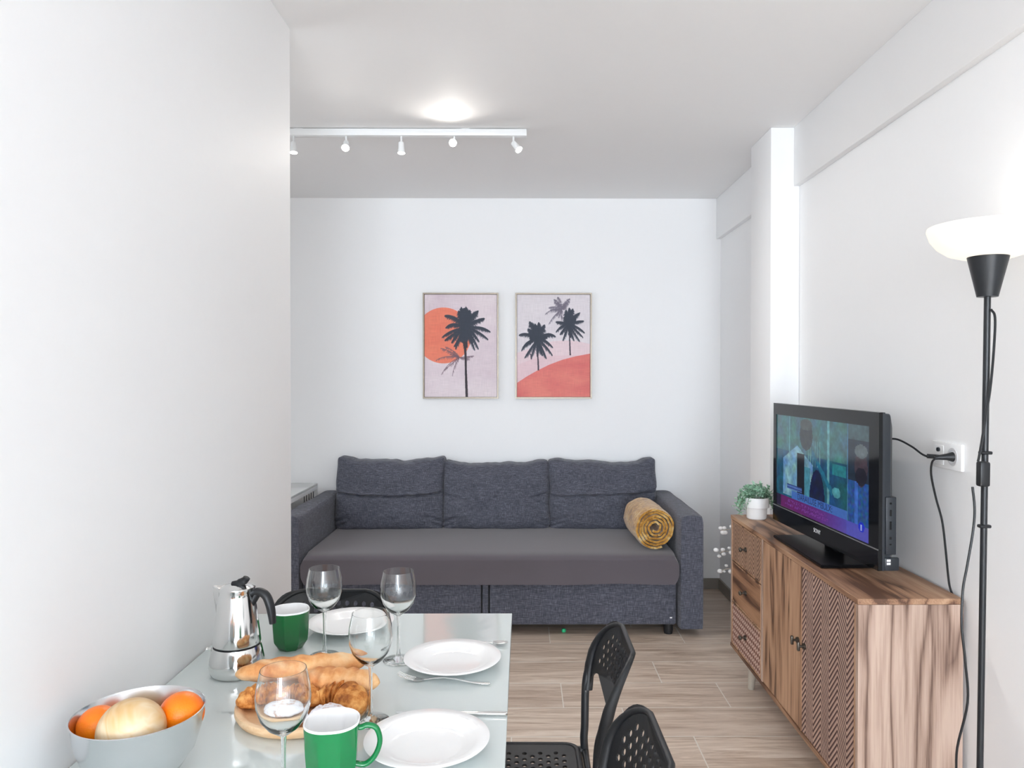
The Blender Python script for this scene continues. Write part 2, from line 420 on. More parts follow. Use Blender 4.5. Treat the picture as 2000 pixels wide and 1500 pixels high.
def back_cushion(xc, wd, seed, top):
    b = B(); random.seed(seed); hh = (top - .445) / 2
    def fn(u, v, w_):
        a = min(1, abs(u)) ; c = min(1, abs(w_))
        puff = ((1 - a ** 4) * (1 - c ** 4)) ** .5
        # squircle corners
        n_ = 16; e = (a ** n_ + c ** n_) ** (1 / n_) if a + c > 0 else 1
        k = max(a, c) / e if e > 0 else 1
        uu, ww = u * k, w_ * k
        x = uu * wd / 2 * (1 - .02 * (1 - abs(ww))) + .006 * noise.noise(Vector((ww * 2, seed, 9)))
        sag = (-.030 * (1 - abs(uu) ** 2.5) + .022 * noise.noise(Vector((uu * 2.3 + seed, seed * 3.1, 0))) + .006 * noise.noise(Vector((uu * 7, seed, 4)))) * max(0, ww) ** 2
        z = ww * hh + sag
        y = v * (.05 + (.07 if v < 0 else .02) * puff)
        if v < 0:      # folds and slumps across the front
            def fold(c0, wdt, amp, e0=0, e1=1):
                d = (w_ - c0) / wdt; return amp * (math.exp(-d * d) - .6 * math.exp(-(d - 1.8) ** 2)) * e1
            wob = .05 * noise.noise(Vector((u * 2.5, seed, 2)))
            if seed == 1: y += fold(.02 - .10 * (1 - u * u) + wob * .4, .035, .020)
            if seed == 3: y += fold(-.02 + .05 * u + wob, .035, .014) + fold(.0 + .22 * (u - .5), .04, .014, 0, max(0, u - .35) * 1.5)
            if seed == 2: y += fold(-.10 + .35 * (u - .6), .045, .016, 0, max(0, u - .45) * 1.8) + fold(-.12 - .3 * (u + .6), .045, .014, 0, max(0, -u - .5) * 1.8)
            y += fold(-.80 + .3 * (1 - abs(u)) * 2, .06, .016, 0, max(0, abs(u) - .6) * 2.4) + fold(-.93 + .5 * (1 - abs(u)), .05, .014, 0, max(0, abs(u) - .7) * 3)
            y += .016 * noise.noise(Vector((u * 2.2 + seed * 5, w_ * 2.0, seed))) + .005 * noise.noise(Vector((u * 7 + seed * 5, w_ * 6.0, seed)))
        y += .085 * (z + hh) / (2 * hh)
        return SX(xc + x, 4.79 + y, .445 + hh + z)
    grid_box(b, None, None, (80, 8, 64), fn)
    return b.build('back_cushion', M['sofa'], sofa, sharp=70)
back_cushion(-.862, .70, 1, .905)
back_cushion(-.178, .69, 2, .885)
back_cushion(.508, .70, 3, .895)
for x in (.80, -1.16):
    for y in (4.10, 4.85):
        b = B(); b.lathe([(.0, 0), (.022, 0), (.026, .02), (.026, .062), (0, .062)], SX(x, y, 0), 20); b.build('leg', M['black'], sofa)
b = B(); b.box(SX(.800, 4.051, .098), SX(.812, 4.0545, .104)); b.build('care_tag', M['white'], sofa)
# rolled blanket
def blanketmat():
    g = G('mustard_plush'); n = g.noise(g.co(), 34, 5, .65, 1.2); m = g.noise(g.co(), 9, 3)
    f = g.math('ADD', g.math('MULTIPLY', n, .75), g.math('MULTIPLY', m, .25))
    col = g.ramp(f, [(.36, lin(120, 78, 14)), (.47, lin(176, 122, 30)), (.56, lin(198, 156, 78)), (.66, lin(206, 192, 156))])
    return g.done(col, .8, 0, g.bump(n, .7, .006), Sheen_Weight=.5)
b = B(); R0 = .112; turns = 5.2; n = 220; L = .40
def spiral(k, off):
    t = k / n; a = t * turns * 2 * PI; r = .014 + (R0 - .016) * t ** .9 + off
    r += .005 * noise.noise(Vector((math.cos(a) * 2, math.sin(a) * 2, t * 7))) + .0022 * noise.noise(Vector((a * 4, 0, 1)))
    return r, a - 2.5
ringsI = []
for j in range(17):
    yy = -L / 2 + L * j / 16
    row = []
    for off in (0, .0125):
        rng = range(n + 1) if off == 0 else range(n, -1, -1)
        for k in rng:
            r, a = spiral(k, off)
            e = 1 - .05 * max(0, abs(yy) / (L / 2) - .8) / .2
            y = yy + .012 * noise.noise(Vector((a * .8, j * .01, 3))) + .010 * (1 - k / n) * (1 if yy > 0 else -1) * -1
            rr = r * e + .0035 * noise.noise(Vector((math.cos(a) * 3, yy * 14, math.sin(a) * 3)))
            row.append((rr * math.cos(a), y, rr * math.sin(a)))
    ringsI.append(row)
b.rings(ringsI)
bl = b.build('rolled_blanket', blanketmat(), loc=(.728, 4.325, .459 + .117), sharp=70)
bl.rotation_euler = (0, 0, math.radians(2))
tag(bl, 'rolled mustard yellow plush blanket lying on the sofa seat beside the right armrest', 'blanket')
b = B(); b.lathe([(0, 0), (.010, .001), (.013, .008), (.010, .018), (0, .021)], seg=16)
o = b.build('bottle_cap', plain('bright_green_plastic', lin(60, 205, 140), .2), loc=(.222, 4.12, 0)); tag(o, 'tiny bright green round plastic cap on the floor under the sofa front', 'cap')

# ------------------------------------------------------------------ console table left of the sofa
ct = thing('console_table', 'low white and glass side table in the corner left of the sofa', 'side table', (-1.66, 4.45, 0))
b = B(); b.box((-.30, -.45, .705), (.30, .45, .72), .002); b.build('table_top', plain('pale_glass_top', (.62, .64, .64, 1), .08, var=.02), ct)
b = B()
b.box((-.30, -.45, .68), (-.28, .45, .705)); b.box((.28, -.45, .68), (.30, .45, .705)); b.box((-.28, -.45, .68), (.28, -.43, .705)); b.box((-.28, .43, .68), (.28, .45, .705))
b.box((-.28, -.43, .60), (.28, .43, .61)); b.build('table_frame', M['metal'], ct)
for x in (-.29, .29):
    for y in (-.44, .44):
        b = B(); b.box((x - .01, y - .01, 0), (x + .01, y + .01, .68)); b.build('leg', M['metal'], ct)
for k in range(5):
    b = B(); b.cyl((.285, .20 + k * .05, .61), (.285, .20 + k * .05, .68), .004, seg=8); b.build('spindle', M['chrome'], ct)

# ------------------------------------------------------------------ pictures
M['frame'] = plain('champagne_frame', lin(150, 138, 122), .35, .3, var=.1)
import numpy as np
GW, GH = 220, 310
class Sheet:
    """a small raster the canvas faces take their printed colour from"""
    def __init__(s, base): s.a = np.zeros((GH * 2, GW * 2, 3)); s.a[:] = base
    def poly(s, pts, col, al=1.0):
        P_ = np.array(pts, float) * (GW * 2, GH * 2)
        x0, y0 = np.floor(P_.min(0)).astype(int); x1, y1 = np.ceil(P_.max(0)).astype(int) + 1
        x0, y0, x1, y1 = max(0, x0), max(0, y0), min(GW * 2, x1), min(GH * 2, y1)
        if x0 >= x1 or y0 >= y1: return
        X, Y = np.meshgrid(np.arange(x0, x1) + .5, np.arange(y0, y1) + .5); ins = np.zeros(X.shape, bool)
        for i in range(len(P_)):
            (ax, ay), (bx, by) = P_[i - 1], P_[i]
            if ay == by: continue
            ins ^= ((ay > Y) != (by > Y)) & (X < (bx - ax) * (Y - ay) / (by - ay) + ax)
        v = s.a[y0:y1, x0:x1]; v[ins] = v[ins] * (1 - al) + np.array(col) * al
    def frond(s, c, ctrl, tip, wid, col, al=1.0, dens=30, droop=.7, skip=0):
        pts = bez((*c, 0), (*ctrl, 0), (*tip, 0), dens); k = Vector((1, ASP, 1))
        for i, p in enumerate(pts[1:], 1):
            if random.random() < skip: continue
            t = i / dens; d = (pts[min(i + 1, dens)] - pts[i - 1])
            d = Vector((d.x, d.y / ASP, 0)).normalized()
            L_ = wid * (math.sin(PI * min(1, t * .82 + .16)) ** .6) * random.uniform(.7, 1.25)
            for sgn in (1, -1):
                nrm = Vector((-d.y, d.x, 0)) * sgn
                q = (nrm * .75 + d * .65 + Vector((0, droop, 0))).normalized() * L_ * (1 if nrm.y > 0 else .5)
                a_, e_ = p - Vector((d.x, d.y * ASP, 0)) * .009, p + Vector((d.x, d.y * ASP, 0)) * .009
                s.poly([(a_.x, a_.y), (e_.x, e_.y), (p.x + q.x, p.y + q.y * ASP)], col, al)
        for i in range(dens):
            a_, e_ = pts[i], pts[i + 1]; d = (e_ - a_).normalized(); nn = Vector((-d.y, d.x, 0)) * .005
            s.poly([(a_ - nn).xy[:], (e_ - nn).xy[:], (e_ + nn).xy[:], (a_ + nn).xy[:]], col, al)
    def wash(s, col, amt, scale, seed, mask=None):
        for j in range(0, GH * 2, 8):
            for i in range(0, GW * 2, 8):
                n = noise.fractal(Vector((i / GW * scale * .5, j / GW * scale, seed)), 1, 2, 4) * .5 + .5
                v = s.a[j:j + 8, i:i + 8]; k = max(0, min(1, n)) * amt
                if mask is None: v[:] = v * (1 - k) + np.array(col) * k
                else:
                    m = mask[j:j + 8, i:i + 8]; v[m] = v[m] * (1 - k) + np.array(col) * k
    def cells(s): return s.a.reshape(GH, 2, GW, 2, 3).mean((1, 3))
def printmat():
    g = G('printed_canvas'); at = g.n('ShaderNodeAttribute', attribute_name='ink')
    l = g.noise(g.co((280, 1, 14)), 1, 2); l2 = g.noise(g.co((14, 1, 280)), 1, 2)
    f = g.math('MULTIPLY_ADD', g.math('ADD', l, l2), .30, .70); v = g.n('ShaderNodeVectorMath', operation='SCALE')
    g.set(v.inputs[0], at.outputs['Color']); g.set(v.inputs['Scale'], f)
    return g.done(v.outputs[0], .8)
M['print'] = printmat(); M['canvas_edge'] = plain('pale_pink_canvas_edge', lin(214, 200, 204), .8)
ASP = 500 / 705.
def picture(x0, x1, z0, z1, label, sheet):
    p = thing('framed_picture', label, 'picture', ((x0 + x1) / 2, WB, (z0 + z1) / 2), group='framed palm prints above the sofa')
    W_, H_ = (x1 - x0) / 2, (z1 - z0) / 2; t = .009
    b = B()
    for lo, hi in (((-W_, -.032, -H_), (-W_ + t, 0, H_)), ((W_ - t, -.032, -H_), (W_, 0, H_)), ((-W_ + t, -.032, H_ - t), (W_ - t, 0, H_)), ((-W_ + t, -.032, -H_), (W_ - t, 0, -H_ + t))): b.box(lo, hi)
    b.build('frame', M['frame'], p, sharp=0)
    b = B(); iw, ih = W_ - t - .002, H_ - t - .002
    vv = [[b.bm.verts.new((-iw + 2 * iw * i / GW, -.0245, ih - 2 * ih * j / GH)) for i in range(GW + 1)] for j in range(GH + 1)]
    for j in range(GH):
        for i in range(GW): b.bm.faces.new((vv[j][i], vv[j + 1][i], vv[j + 1][i + 1], vv[j][i + 1]))
    b.mi = 1; b.box((-iw, -.0243, -ih), (iw, -.004, ih))
    o = b.build('canvas', [M['print'], M['canvas_edge']], p, sharp=0, recalc=False)
    c = sheet.cells() / 255.; c = np.where(c <= .04045, c / 12.92, ((c + .055) / 1.055) ** 2.4).reshape(-1, 3)
    ca = o.data.color_attributes.new('ink', 'FLOAT_COLOR', 'CORNER'); buf = np.ones((len(o.data.loops), 4), np.float32)
    n4 = GW * GH * 4; buf[:n4, :3] = np.repeat(c, 4, axis=0); buf[n4:, :3] = .6
    ca.data.foreach_set('color', buf.ravel())
    return p
SL, GHO = (62, 68, 80), (150, 140, 154)
def sheet_left():
    random.seed(3); S = Sheet((218, 204, 211)); S.wash((206, 186, 196), .8, 2.2, 3); S.wash((232, 222, 224), .7, 1.7, 9)
    cv = lambda x, y: ((x - 78) / 915, (y - 103) / 1295)
    before = S.a.copy()
    S.poly([(.262 + .385 * math.cos(a), .40 + .385 * math.sin(a) * ASP) for a in [2 * PI * k / 90 for k in range(90)]], (236, 138, 112))
    S.wash((226, 120, 100), .7, 3, 5, mask=(np.abs(S.a - before).sum(2) > 5))
    for tip, ct in (((285, 785), (360, 790)), ((340, 770), (420, 780)), ((220, 940), (330, 860)), ((290, 1120), (380, 950)), ((330, 1060), (440, 960)), ((430, 1130), (450, 1000)), ((700, 880), (600, 890)), ((400, 860), (460, 860)), ((650, 930), (590, 900))):
        S.frond(cv(520, 900), cv(*ct), cv(*tip), .045, (112, 92, 104), .55, 26, .8, .35)
    c = cv(590, 520)
    for tip, ct in (((335, 370), (450, 340)), ((345, 525), (430, 420)), ((300, 645), (400, 540)), ((335, 680), (420, 600)), ((420, 710), (470, 600)), ((470, 790), (500, 640)), ((450, 760), (520, 640)),
                    ((545, 265), (570, 380)), ((600, 262), (600, 380)), ((650, 300), (620, 390)), ((755, 310), (680, 350)), ((835, 405), (740, 400)), ((910, 575), (800, 480)), ((880, 670), (760, 540)), ((770, 700), (700, 560)),
                    ((760, 790), (690, 620)), ((715, 805), (660, 640)), ((620, 770), (600, 640)), ((590, 800), (590, 650)), ((510, 310), (560, 400)), ((545, 700), (560, 620)), ((570, 280), (560, 400)), ((680, 640), (640, 560)), ((520, 690), (540, 600))):
        S.frond(c, cv(*ct), cv(*tip), .075, SL, .95, 40)
    for rx, ry, oy_ in ((48, 130, 600), (50, 90, 470), (38, 90, 360)):
        S.poly([cv(590 + rx * math.cos(a), oy_ + ry * math.sin(a)) for a in [2 * PI * k / 24 for k in range(24)]], SL)
    prof = [(590, 700, 30), (592, 790, 16), (598, 900, 13), (600, 1050, 13), (605, 1200, 15), (612, 1399, 16)]
    for (x, y, w0), (x2, y2, w2) in zip(prof, prof[1:]): S.poly([cv(x + w0, y), cv(x - w0, y), cv(x2 - w2, y2), cv(x2 + w2, y2)], (66, 60, 66))
    return S
def sheet_right():
    random.seed(5); S = Sheet((224, 217, 221)); S.wash((214, 208, 214), .7, 2, 1)
    cv = lambda x, y: ((x - 78) / 922, (y - 103) / 1307)
    S.poly([cv(70, 850), cv(300, 770), cv(520, 700), cv(640, 690), cv(800, 690), cv(1010, 735)] + [(1.1, 1.1), (-.1, 1.1)], (228, 206, 211))
    S.poly([cv(70, 1005), cv(250, 935), cv(420, 890), cv(620, 880), cv(800, 880), cv(1010, 870)] + [(1.1, 1.1), (-.1, 1.1)], (226, 198, 204))
    before = S.a.copy()
    S.poly([cv(70, 1236), cv(200, 1150), cv(330, 1075), cv(480, 1000), cv(650, 935), cv(820, 890), cv(1010, 855)] + [(1.1, 1.1), (-.1, 1.1)], (232, 142, 128))
    S.wash((210, 106, 108), .95, 2.4, 6, mask=(np.abs(S.a - before).sum(2) > 5))
    for tip, ct in (((590, 135), (640, 190)), ((545, 165), (600, 190)), ((550, 200), (620, 220)), ((480, 270), (560, 240)), ((435, 355), (520, 270)), ((500, 300), (560, 280)), ((480, 480), (550, 350)), ((745, 155), (680, 190)), ((740, 190), (680, 210)), ((560, 370), (600, 330)), ((640, 440), (640, 340)), ((600, 400), (620, 340)), ((690, 240), (670, 250))):
        S.frond(cv(645, 290), cv(*ct), cv(*tip), .055, (118, 112, 126), .65, 26, .8, .3)
    for tip, ct in (((105, 620), (200, 560)), ((235, 450), (300, 500)), ((220, 540), (280, 590)), ((350, 460), (345, 560)), ((425, 490), (370, 560)), ((565, 640), (470, 550)), ((530, 780), (440, 650)), ((525, 880), (440, 730)),
                    ((450, 920), (400, 780)), ((400, 880), (370, 780)), ((330, 890), (335, 780)), ((255, 920), (290, 760)), ((175, 910), (250, 780)), ((135, 820), (190, 670)), ((150, 780), (220, 670)), ((240, 640), (290, 640)), ((460, 640), (400, 620)), ((310, 480), (330, 560))):
        S.frond(cv(335, 670), cv(*ct), cv(*tip), .070, SL, .92, 34)
    for tip, ct in (((735, 275), (730, 370)), ((780, 285), (750, 360)), ((870, 335), (790, 370)), ((920, 440), (820, 430)), ((930, 590), (840, 490)), ((910, 650), (820, 530)), ((870, 700), (790, 560)), ((800, 690), (760, 570)),
                    ((655, 690), (690, 580)), ((620, 610), (660, 540)), ((570, 580), (640, 470)), ((570, 450), (650, 440)), ((700, 300), (710, 400)), ((820, 400), (780, 400)), ((760, 650), (740, 560)), ((690, 370), (710, 430))):
        S.frond(cv(725, 480), cv(*ct), cv(*tip), .060, SL, .92, 32)
    for prof in ([(338, 860, 8), (345, 960, 9), (348, 1070, 10)], [(740, 620, 7), (743, 700, 8), (750, 878, 9)], [(252, 860, 6), (256, 930, 6)]):
        for (x, y, w0), (x2, y2, w2) in zip(prof, prof[1:]): S.poly([cv(x + w0, y), cv(x - w0, y), cv(x2 - w2, y2), cv(x2 + w2, y2)], (74, 66, 78))
    return S
picture(-.671, -.169, 1.276, 1.978, 'framed print of one dark palm in front of a coral sun', sheet_left())
picture(-.057, .451, 1.276, 1.978, 'framed print of dark palms standing above a coral hill', sheet_right())

# ------------------------------------------------------------------ track light
def bulbmat(s_):
    g = G('lit_bulb'); e = g.n('ShaderNodeEmission'); e.inputs[0].default_value = (1, .93, .82, 1); e.inputs[1].default_value = s_
    g.t.links.new(e.outputs[0], g.out.inputs[0]); return g.m
M['bulb'] = bulbmat(14)
TY = 3.58
tl = thing('track_light', 'white ceiling rail with five small lit spotlights', 'ceiling light', (-.6, TY, CE))
b = B(); b.box((-.63, -.02, -.036), (.612, .02, -.004), .002); b.box((-.50, -.012, -.004), (-.46, .012, 0)); b.box((.3, -.012, -.004), (.34, .012, 0)); b.build('rail', M['metal'], tl)
for px, dr in ((576, (.05, -.15, -1)), (678, (.1, -.75, -.75)), (785, (.02, -.12, -1)), (888, (-.05, -1, -.30)), (1003, (.55, -.45, -.8))):
    X = (px - 1025) * TY / 1450 + .6 + .003
    d = Vector(dr).normalized(); h0 = Vector((X, 0, -.066))
    b = B(); b.cyl((X, 0, -.036), h0, .0045, seg=10); b.sphere(h0, .008, 2)
    hd = b.build('spot_arm', M['metal'], tl)
    p0 = h0 - d * .004; p1 = h0 + d * .052
    b = B(); b.tube([p0, p0 + d * .004, p0 + d * .03, p1], [.009, .0135, .0145, .018], 20, cap=False); b.tube([p0, p0 - d * .001], [.009, .0005], 20, cap=False)
    b.build('spot_shade', M['metal'], hd)
    b = B(); b.tube([p1 - d * .006, p1 - d * .003], [.0165, .0160], 20); b.build('bulb', bulbmat(60 if px in (678, 888, 1003) else 18), hd)
    l = bpy.data.lights.new('spotlight', 'SPOT'); l.energy = 15.5 if px != 888 else 5; l.color = (1, .95, .89); l.spot_size = math.radians(130 if px != 888 else 150); l.spot_blend = 1; l.shadow_soft_size = .015
    lo = bpy.data.objects.new('spotlight', l); COL.objects.link(lo); lo.parent = tl
    lo.location = p1 + d * .006; lo.rotation_euler = d.to_track_quat('-Z', 'Y').to_euler()

# ------------------------------------------------------------------ sideboard
SX0, SX1, SY0, SY1, SZ0, SZ1 = .987, 1.302, 2.185, 3.535, .138, .764
sb = thing('sideboard', 'brown wooden sideboard with carved doors and drawers under the television', 'sideboard', (1.15, 2.86, 0))
bx, by = 1.15, 2.86
def Q(x, y, z): return (x - bx, y - by, z)
b = B(); b.box(Q(SX0, SY0, SZ1 - .018), Q(SX1, SY1, SZ1), .0015, 1); b.build('top_panel', M['oakY'], sb)
b = B(); b.box(Q(SX0 + .002, SY0, SZ0 + .016), Q(SX1, SY0 + .016, SZ1 - .018)); b.box(Q(SX0 + .002, SY1 - .016, SZ0 + .016), Q(SX1, SY1, SZ1 - .018))
b.box(Q(SX1 - .008, SY0 + .016, SZ0 + .016), Q(SX1, SY1 - .016, SZ1 - .018)); b.build('side_panel', M['oakZ'], sb, sharp=0)
b = B(); b.box(Q(SX0, SY0, SZ0), Q(SX1, SY1, SZ0 + .016), .001, 1); b.build('bottom_panel', M['oakY'], sb)
b = B(); b.box(Q(SX0 + .002, 3.066, SZ0 + .016), Q(SX1 - .02, 3.082, SZ1 - .018)); b.box(Q(SX0 + .03, SY0 + .016, SZ0 + .016), Q(SX0 + .04, 3.066, SZ1 - .018)); b.build('divider', M['oakZ'], sb, sharp=0)
zt, zb = SZ1 - .021, SZ0 + .019
def pull(par, y, z, vert=True):
    b = B()
    b.cyl(Q(SX0 + .004, y, z), Q(SX0 - .003, y, z), .011, seg=20); b.cyl(Q(SX0 - .003, y, z), Q(SX0 - .016, y, z), .0045, seg=12)
    if vert: b.box(Q(SX0 - .024, y - .006, z - .016), Q(SX0 - .014, y + .006, z + .016), .003, 2)
    else: b.sphere(Q(SX0 - .022, y, z), .010, 2, (.8, 1.1, 1.1))
    b.build('handle', M['bronze'], par)
for y0, y1, m, hy in ((2.641, 3.063, 'oakD', 2.668), (2.204, 2.637, 'chev', 2.605)):
    b = B(); b.box(Q(SX0 + .004, y0, zb), Q(SX0 + .020, y1, zt), .001, 1); d = b.build('door', M[m], sb)
    if m == 'oakD':
        d['label'] = 'plain wood door'
    else:
        d['label'] = 'carved herringbone door'
        t = .006
        for ya, yb in ((y0, y0 + t), (y1 - t, y1)):
            d2 = B(); d2.box(Q(SX0 + .001, ya, zb), Q(SX0 + .004, yb, zt)); d2.build('door_edge', M['oakD'], d, sharp=0)
    pull(d, hy, .47)
for (z0, z1, m, lb) in ((.556, zt, 'chev2', 'carved herringbone drawer'), (.360, .550, 'oakDr', 'plain wood drawer'), (zb, .354, 'lattice', 'drawer with pale carved lattice')):
    b = B(); b.box(Q(SX0 + .004, 3.085, z0), Q(SX0 + .020, SY1 - .019, z1), .001, 1); d = b.build('drawer', M[m], sb); d['label'] = lb
    b = B(); t = .006
    for lo, hi in (((3.085, z0), (SY1 - .019, z0 + t)), ((3.085, z1 - t), (SY1 - .019, z1)), ((3.085, z0 + t), (3.085 + t, z1 - t)), ((SY1 - .019 - t, z0 + t), (SY1 - .019, z1 - t))):
        b.box(Q(SX0 + .001, *lo), Q(SX0 + .004, *hi))
    b.build('drawer_edge', M['oakD'], d, sharp=0)
    pull(d, 3.30, (z0 + z1) / 2, False)
for x, y in ((1.045, 3.36), (1.25, 3.36), (1.045, 2.34), (1.25, 2.34)):
    b = B(); sx = -.012 if x < 1.1 else .012; b.tube([Q(x, y, SZ0), Q(x + sx, y, 0)], [.022, .014], 18); b.build('leg', M['legwood'], sb)

# ------------------------------------------------------------------ television
tv = thing('television', 'black flat television showing a news programme, standing on the sideboard', 'television', (1.10, 2.77, SZ1))
ang = math.atan2(.043, .865)      # far end a little closer to the viewer's left
# local frame: y = along the screen towards the viewer's right (near), x = out towards the room
tv.rotation_euler = (0, 0, 0)
TM = Matrix.Rotation(ang, 4, 'Z')
HW = .433; TZ0, TZ1 = .042, .545
def T(u, d, z):   # u: far -> near along the screen, d: depth behind the front
    p = TM @ Vector((d, -u, z)); return (p.x, p.y, p.z)
def tbox(b, u0, u1, d0, d1, z0, z1, bev=0, seg=2):
    return b.box((d0, -u1, z0), (d1, -u0, z1), bev, seg, TM)
b = B()
bz = .072; zb0, zt0 = TZ0 + .072, TZ1 - .048
tbox(b, -HW, -HW + .028, 0, .012, zb0, zt0); tbox(b, HW - .062, HW, 0, .012, zb0, zt0)
tbox(b, -HW, HW, 0, .012, zt0, TZ1); tbox(b, -HW, HW, 0, .012, zb0 - .005, zb0)
b.build('bezel', M['gloss'], tv, sharp=0)
b = B(); tbox(b, -HW, HW, -.002, .012, TZ0, zb0 - .005, .0015, 1); sp = b.build('speaker_bar', M['gloss'], tv)
b = B(); tbox(b, -HW, HW, -.0030, -.0005, zb0 - .0065, zb0 - .0035); b.build('chrome_line', plain('grey_line', (.35, .36, .37, 1), .3, .6), sp, sharp=0)
# housing
b = B()
prof = []
def hring(d, ins, zin, r):
    u0, u1, z0, z1 = -HW + ins, HW - ins, TZ0 + zin, TZ1 - ins
    pts = []
    for (cu, cz, a0) in ((u1 - r, z1 - r, 0), (u0 + r, z1 - r, 90), (u0 + r, z0 + r, 180), (u1 - r, z0 + r, 270)):
        for k in range(7):
            a = math.radians(a0 + 15 * k); pts.append(T(cu + r * math.cos(a), d, cz + r * math.sin(a)))
    return pts
b.rings([hring(.012, .0, .0, .001), hring(.020, .0, .0, .002), hring(.0205, .003, .003, .004), hring(.040, .005, .004, .012), hring(.055, .022, .02, .03), hring(.085, .08, .06, .04), hring(.10, .14, .10, .04)])
b.build('back_housing', M['tvside'], tv, sharp=30)
b = B(); tbox(b, HW - .02, HW + .0035, .022, .056, TZ0 + .052, TZ0 + .235, .002); sp2 = b.build('side_panel', M['tvside'], tv)
for z, h in ((.215, .006), (.185, .020), (.145, .026), (.105, .008), (.085, .004)):
    b = B(); tbox(b, HW + .003, HW + .0045, .034, .040, TZ0 + z - h / 2, TZ0 + z + h / 2); b.build('port', M['gloss'], sp2, sharp=0)
b = B(); tbox(b, HW - .01, HW + .002, .020, .068, TZ0 + .0, TZ0 + .042, .004); b.build('side_foot', M['tvside'], tv)
b = B(); tbox(b, HW + .0018, HW + .0030, .026, .038, TZ0 + .020, TZ0 + .027); tbox(b, HW + .0018, HW + .0030, .026, .038, TZ0 + .030, TZ0 + .037); b.build('rating_sticker', M['white'], tv, sharp=0)
# stand
b = B()
b.prism([(-.085, .245, .003), (-.085, -.245, .003), (.12, -.245, .003), (.12, .245, .003)], (0, 0, .011)); vs = list(b.bm.verts)
bmesh.ops.bevel(b.bm, geom=list(b.bm.edges), offset=.003, segments=2, affect='EDGES')
b.box((.05, -.06, .012), (.075, .06, .12))
for x in (-.06, .09):
    for y in (-.2, .2): b.cyl((x, y, 0), (x, y, .004), .01, seg=10)
b.build('stand', M['matt'], tv)
# screen picture: a grid whose faces carry the broadcast's colours
NU, NV = 168, 96
su0, su1, sz0, sz1 = -HW + .028, HW - .062, zb0, zt0
b = B(); vv = [[b.bm.verts.new(T(su0 + (su1 - su0) * i / NU, .004, sz0 + (sz1 - sz0) * j / NV)) for i in range(NU + 1)] for j in range(NV + 1)]
for j in range(NV):
    for i in range(NU): b.bm.faces.new((vv[j][i], vv[j + 1][i], vv[j + 1][i + 1], vv[j][i + 1]))
def ell(u, v, cu, cv_, ru, rv): return ((u - cu) / ru) ** 2 + ((v - cv_) / rv) ** 2
def screen(u, v):
    N = lambda s_, o=0: noise.noise(Vector((u * s_ * 1.7, v * s_, o)))
    c = [16 + 10 * N(6), 84 + 26 * N(5, 1), 112 + 26 * N(4, 2)]              # bus interior
    if v > .62: c = [60 + 16 * N(8, 3), 112 + 20 * N(7, 4), 118 + 16 * N(9)]
    if abs(u - .62) < .012 or abs(u - .17) < .006: c = [96, 160, 168]
    if .66 < u < .79 and .50 < v < .60: c = [30, 130, 140]
    if .40 < u < .55 and .52 < v < .78 and (u * 40) % 1 < .35: c = [90, 140, 140]
    if ell(u, v, .18, .25, .07, .14) < 1: c = [14, 104, 124]
    if ell(u, v, .06, .22, .06, .12) < 1 and ell(u, v, .06, .22, .035, .07) > 1: c = [14, 92, 118]
    # man in a white shirt
    if .09 < u < .45 and v < .70 - abs(u - .27) * .9 and v > .15: c = [120 + 40 * N(9, 5), 168 + 40 * N(9, 5), 190 + 30 * N(9, 6)]
    if .27 < u < .36 and v < .62: c = [10, 16, 26]
    if .36 < u < .42 and .16 < v < .50: c = [70, 140, 160]
    if ell(u, v, .375, .82, .075, .15) < 1: c = [44 + 14 * N(20), 54 + 14 * N(20), 60]
    if ell(u, v, .375, .93, .07, .06) < 1: c = [70, 78, 78]
    if v > .12 and ell(u, v, .50, .18, .085, .32) < 1: c = [6, 20 + 14 * N(16), 62 + 30 * N(12)]
    if v > .3 and abs((v - .5) + (u - .55) * 1.6) < .035 and .44 < u < .66: c = [20, 110, 140]
    if ell(u, v, .70, .34, .04, .05) < 1: c = [80, 160, 170]
    # inset with a man in a checked shirt
    if u > .806:
        c = [28 + 10 * N(8), 44, 60]
        if v > .86: c = [64, 92, 98]
        if v < .50: c = [34 + 30 * N(26, 7), 84 + 34 * N(30, 8), 150 + 36 * N(28, 9)]
        if v < .50 and .87 < u < .90: c = [60, 110, 200]
        if ell(u, v, .925, .63, .055, .17) < 1: c = [66 + 10 * N(20), 52, 62]
        if ell(u, v, .925, .55, .05, .08) < 1: c = [24, 22, 36]
        if ell(u, v, .925, .77, .055, .06) < 1: c = [92, 104, 108]
    if abs(u - .806) < .004 and v > .12: c = [70, 128, 170]
    # captions
    if .20 < u < .806 and .125 < v < .212: c = [66, 112, 192]
    if .14 < u < .33 and .222 < v < .27 + 0 * u: c = [84, 120, 190] if int(v * 130) % 2 else [40, 60, 130]
    if v <= .125:
        t = max(0, min(1, (u - .05) / .8)); c = [104 - 20 * t * t + 6 * N(6), 18 + 64 * t * t, 98 + 90 * t * t]
        if u < .06: c = [30, 16, 50]
        if u > .80: c = [84, 84, 190]
    for v0, a, e in ((.088, .14, .60), (.045, .12, .62)):
        if abs(v - v0) < .013 and a < u < e and random.random() < .40: c = [128, 60, 160]
    if ell(u, v, .93, .115, .027, .045) < 1:
        c = [22, 48, 210]
        if abs(u - .93) < .005 and abs(v - .11) < .028: c = [170, 190, 250]
    k = 1 + .20 * N(14, 21) + .14 * N(34, 22)
    if v < .125 or (v < .212 and .2 < u < .806): k = 1 + .06 * N(30, 5)
    return [q * k for q in c]
random.seed(11)
o = b.build('screen', [], tv, sharp=0, recalc=False); me = o.data
ca = me.color_attributes.new('broadcast', 'FLOAT_COLOR', 'CORNER')
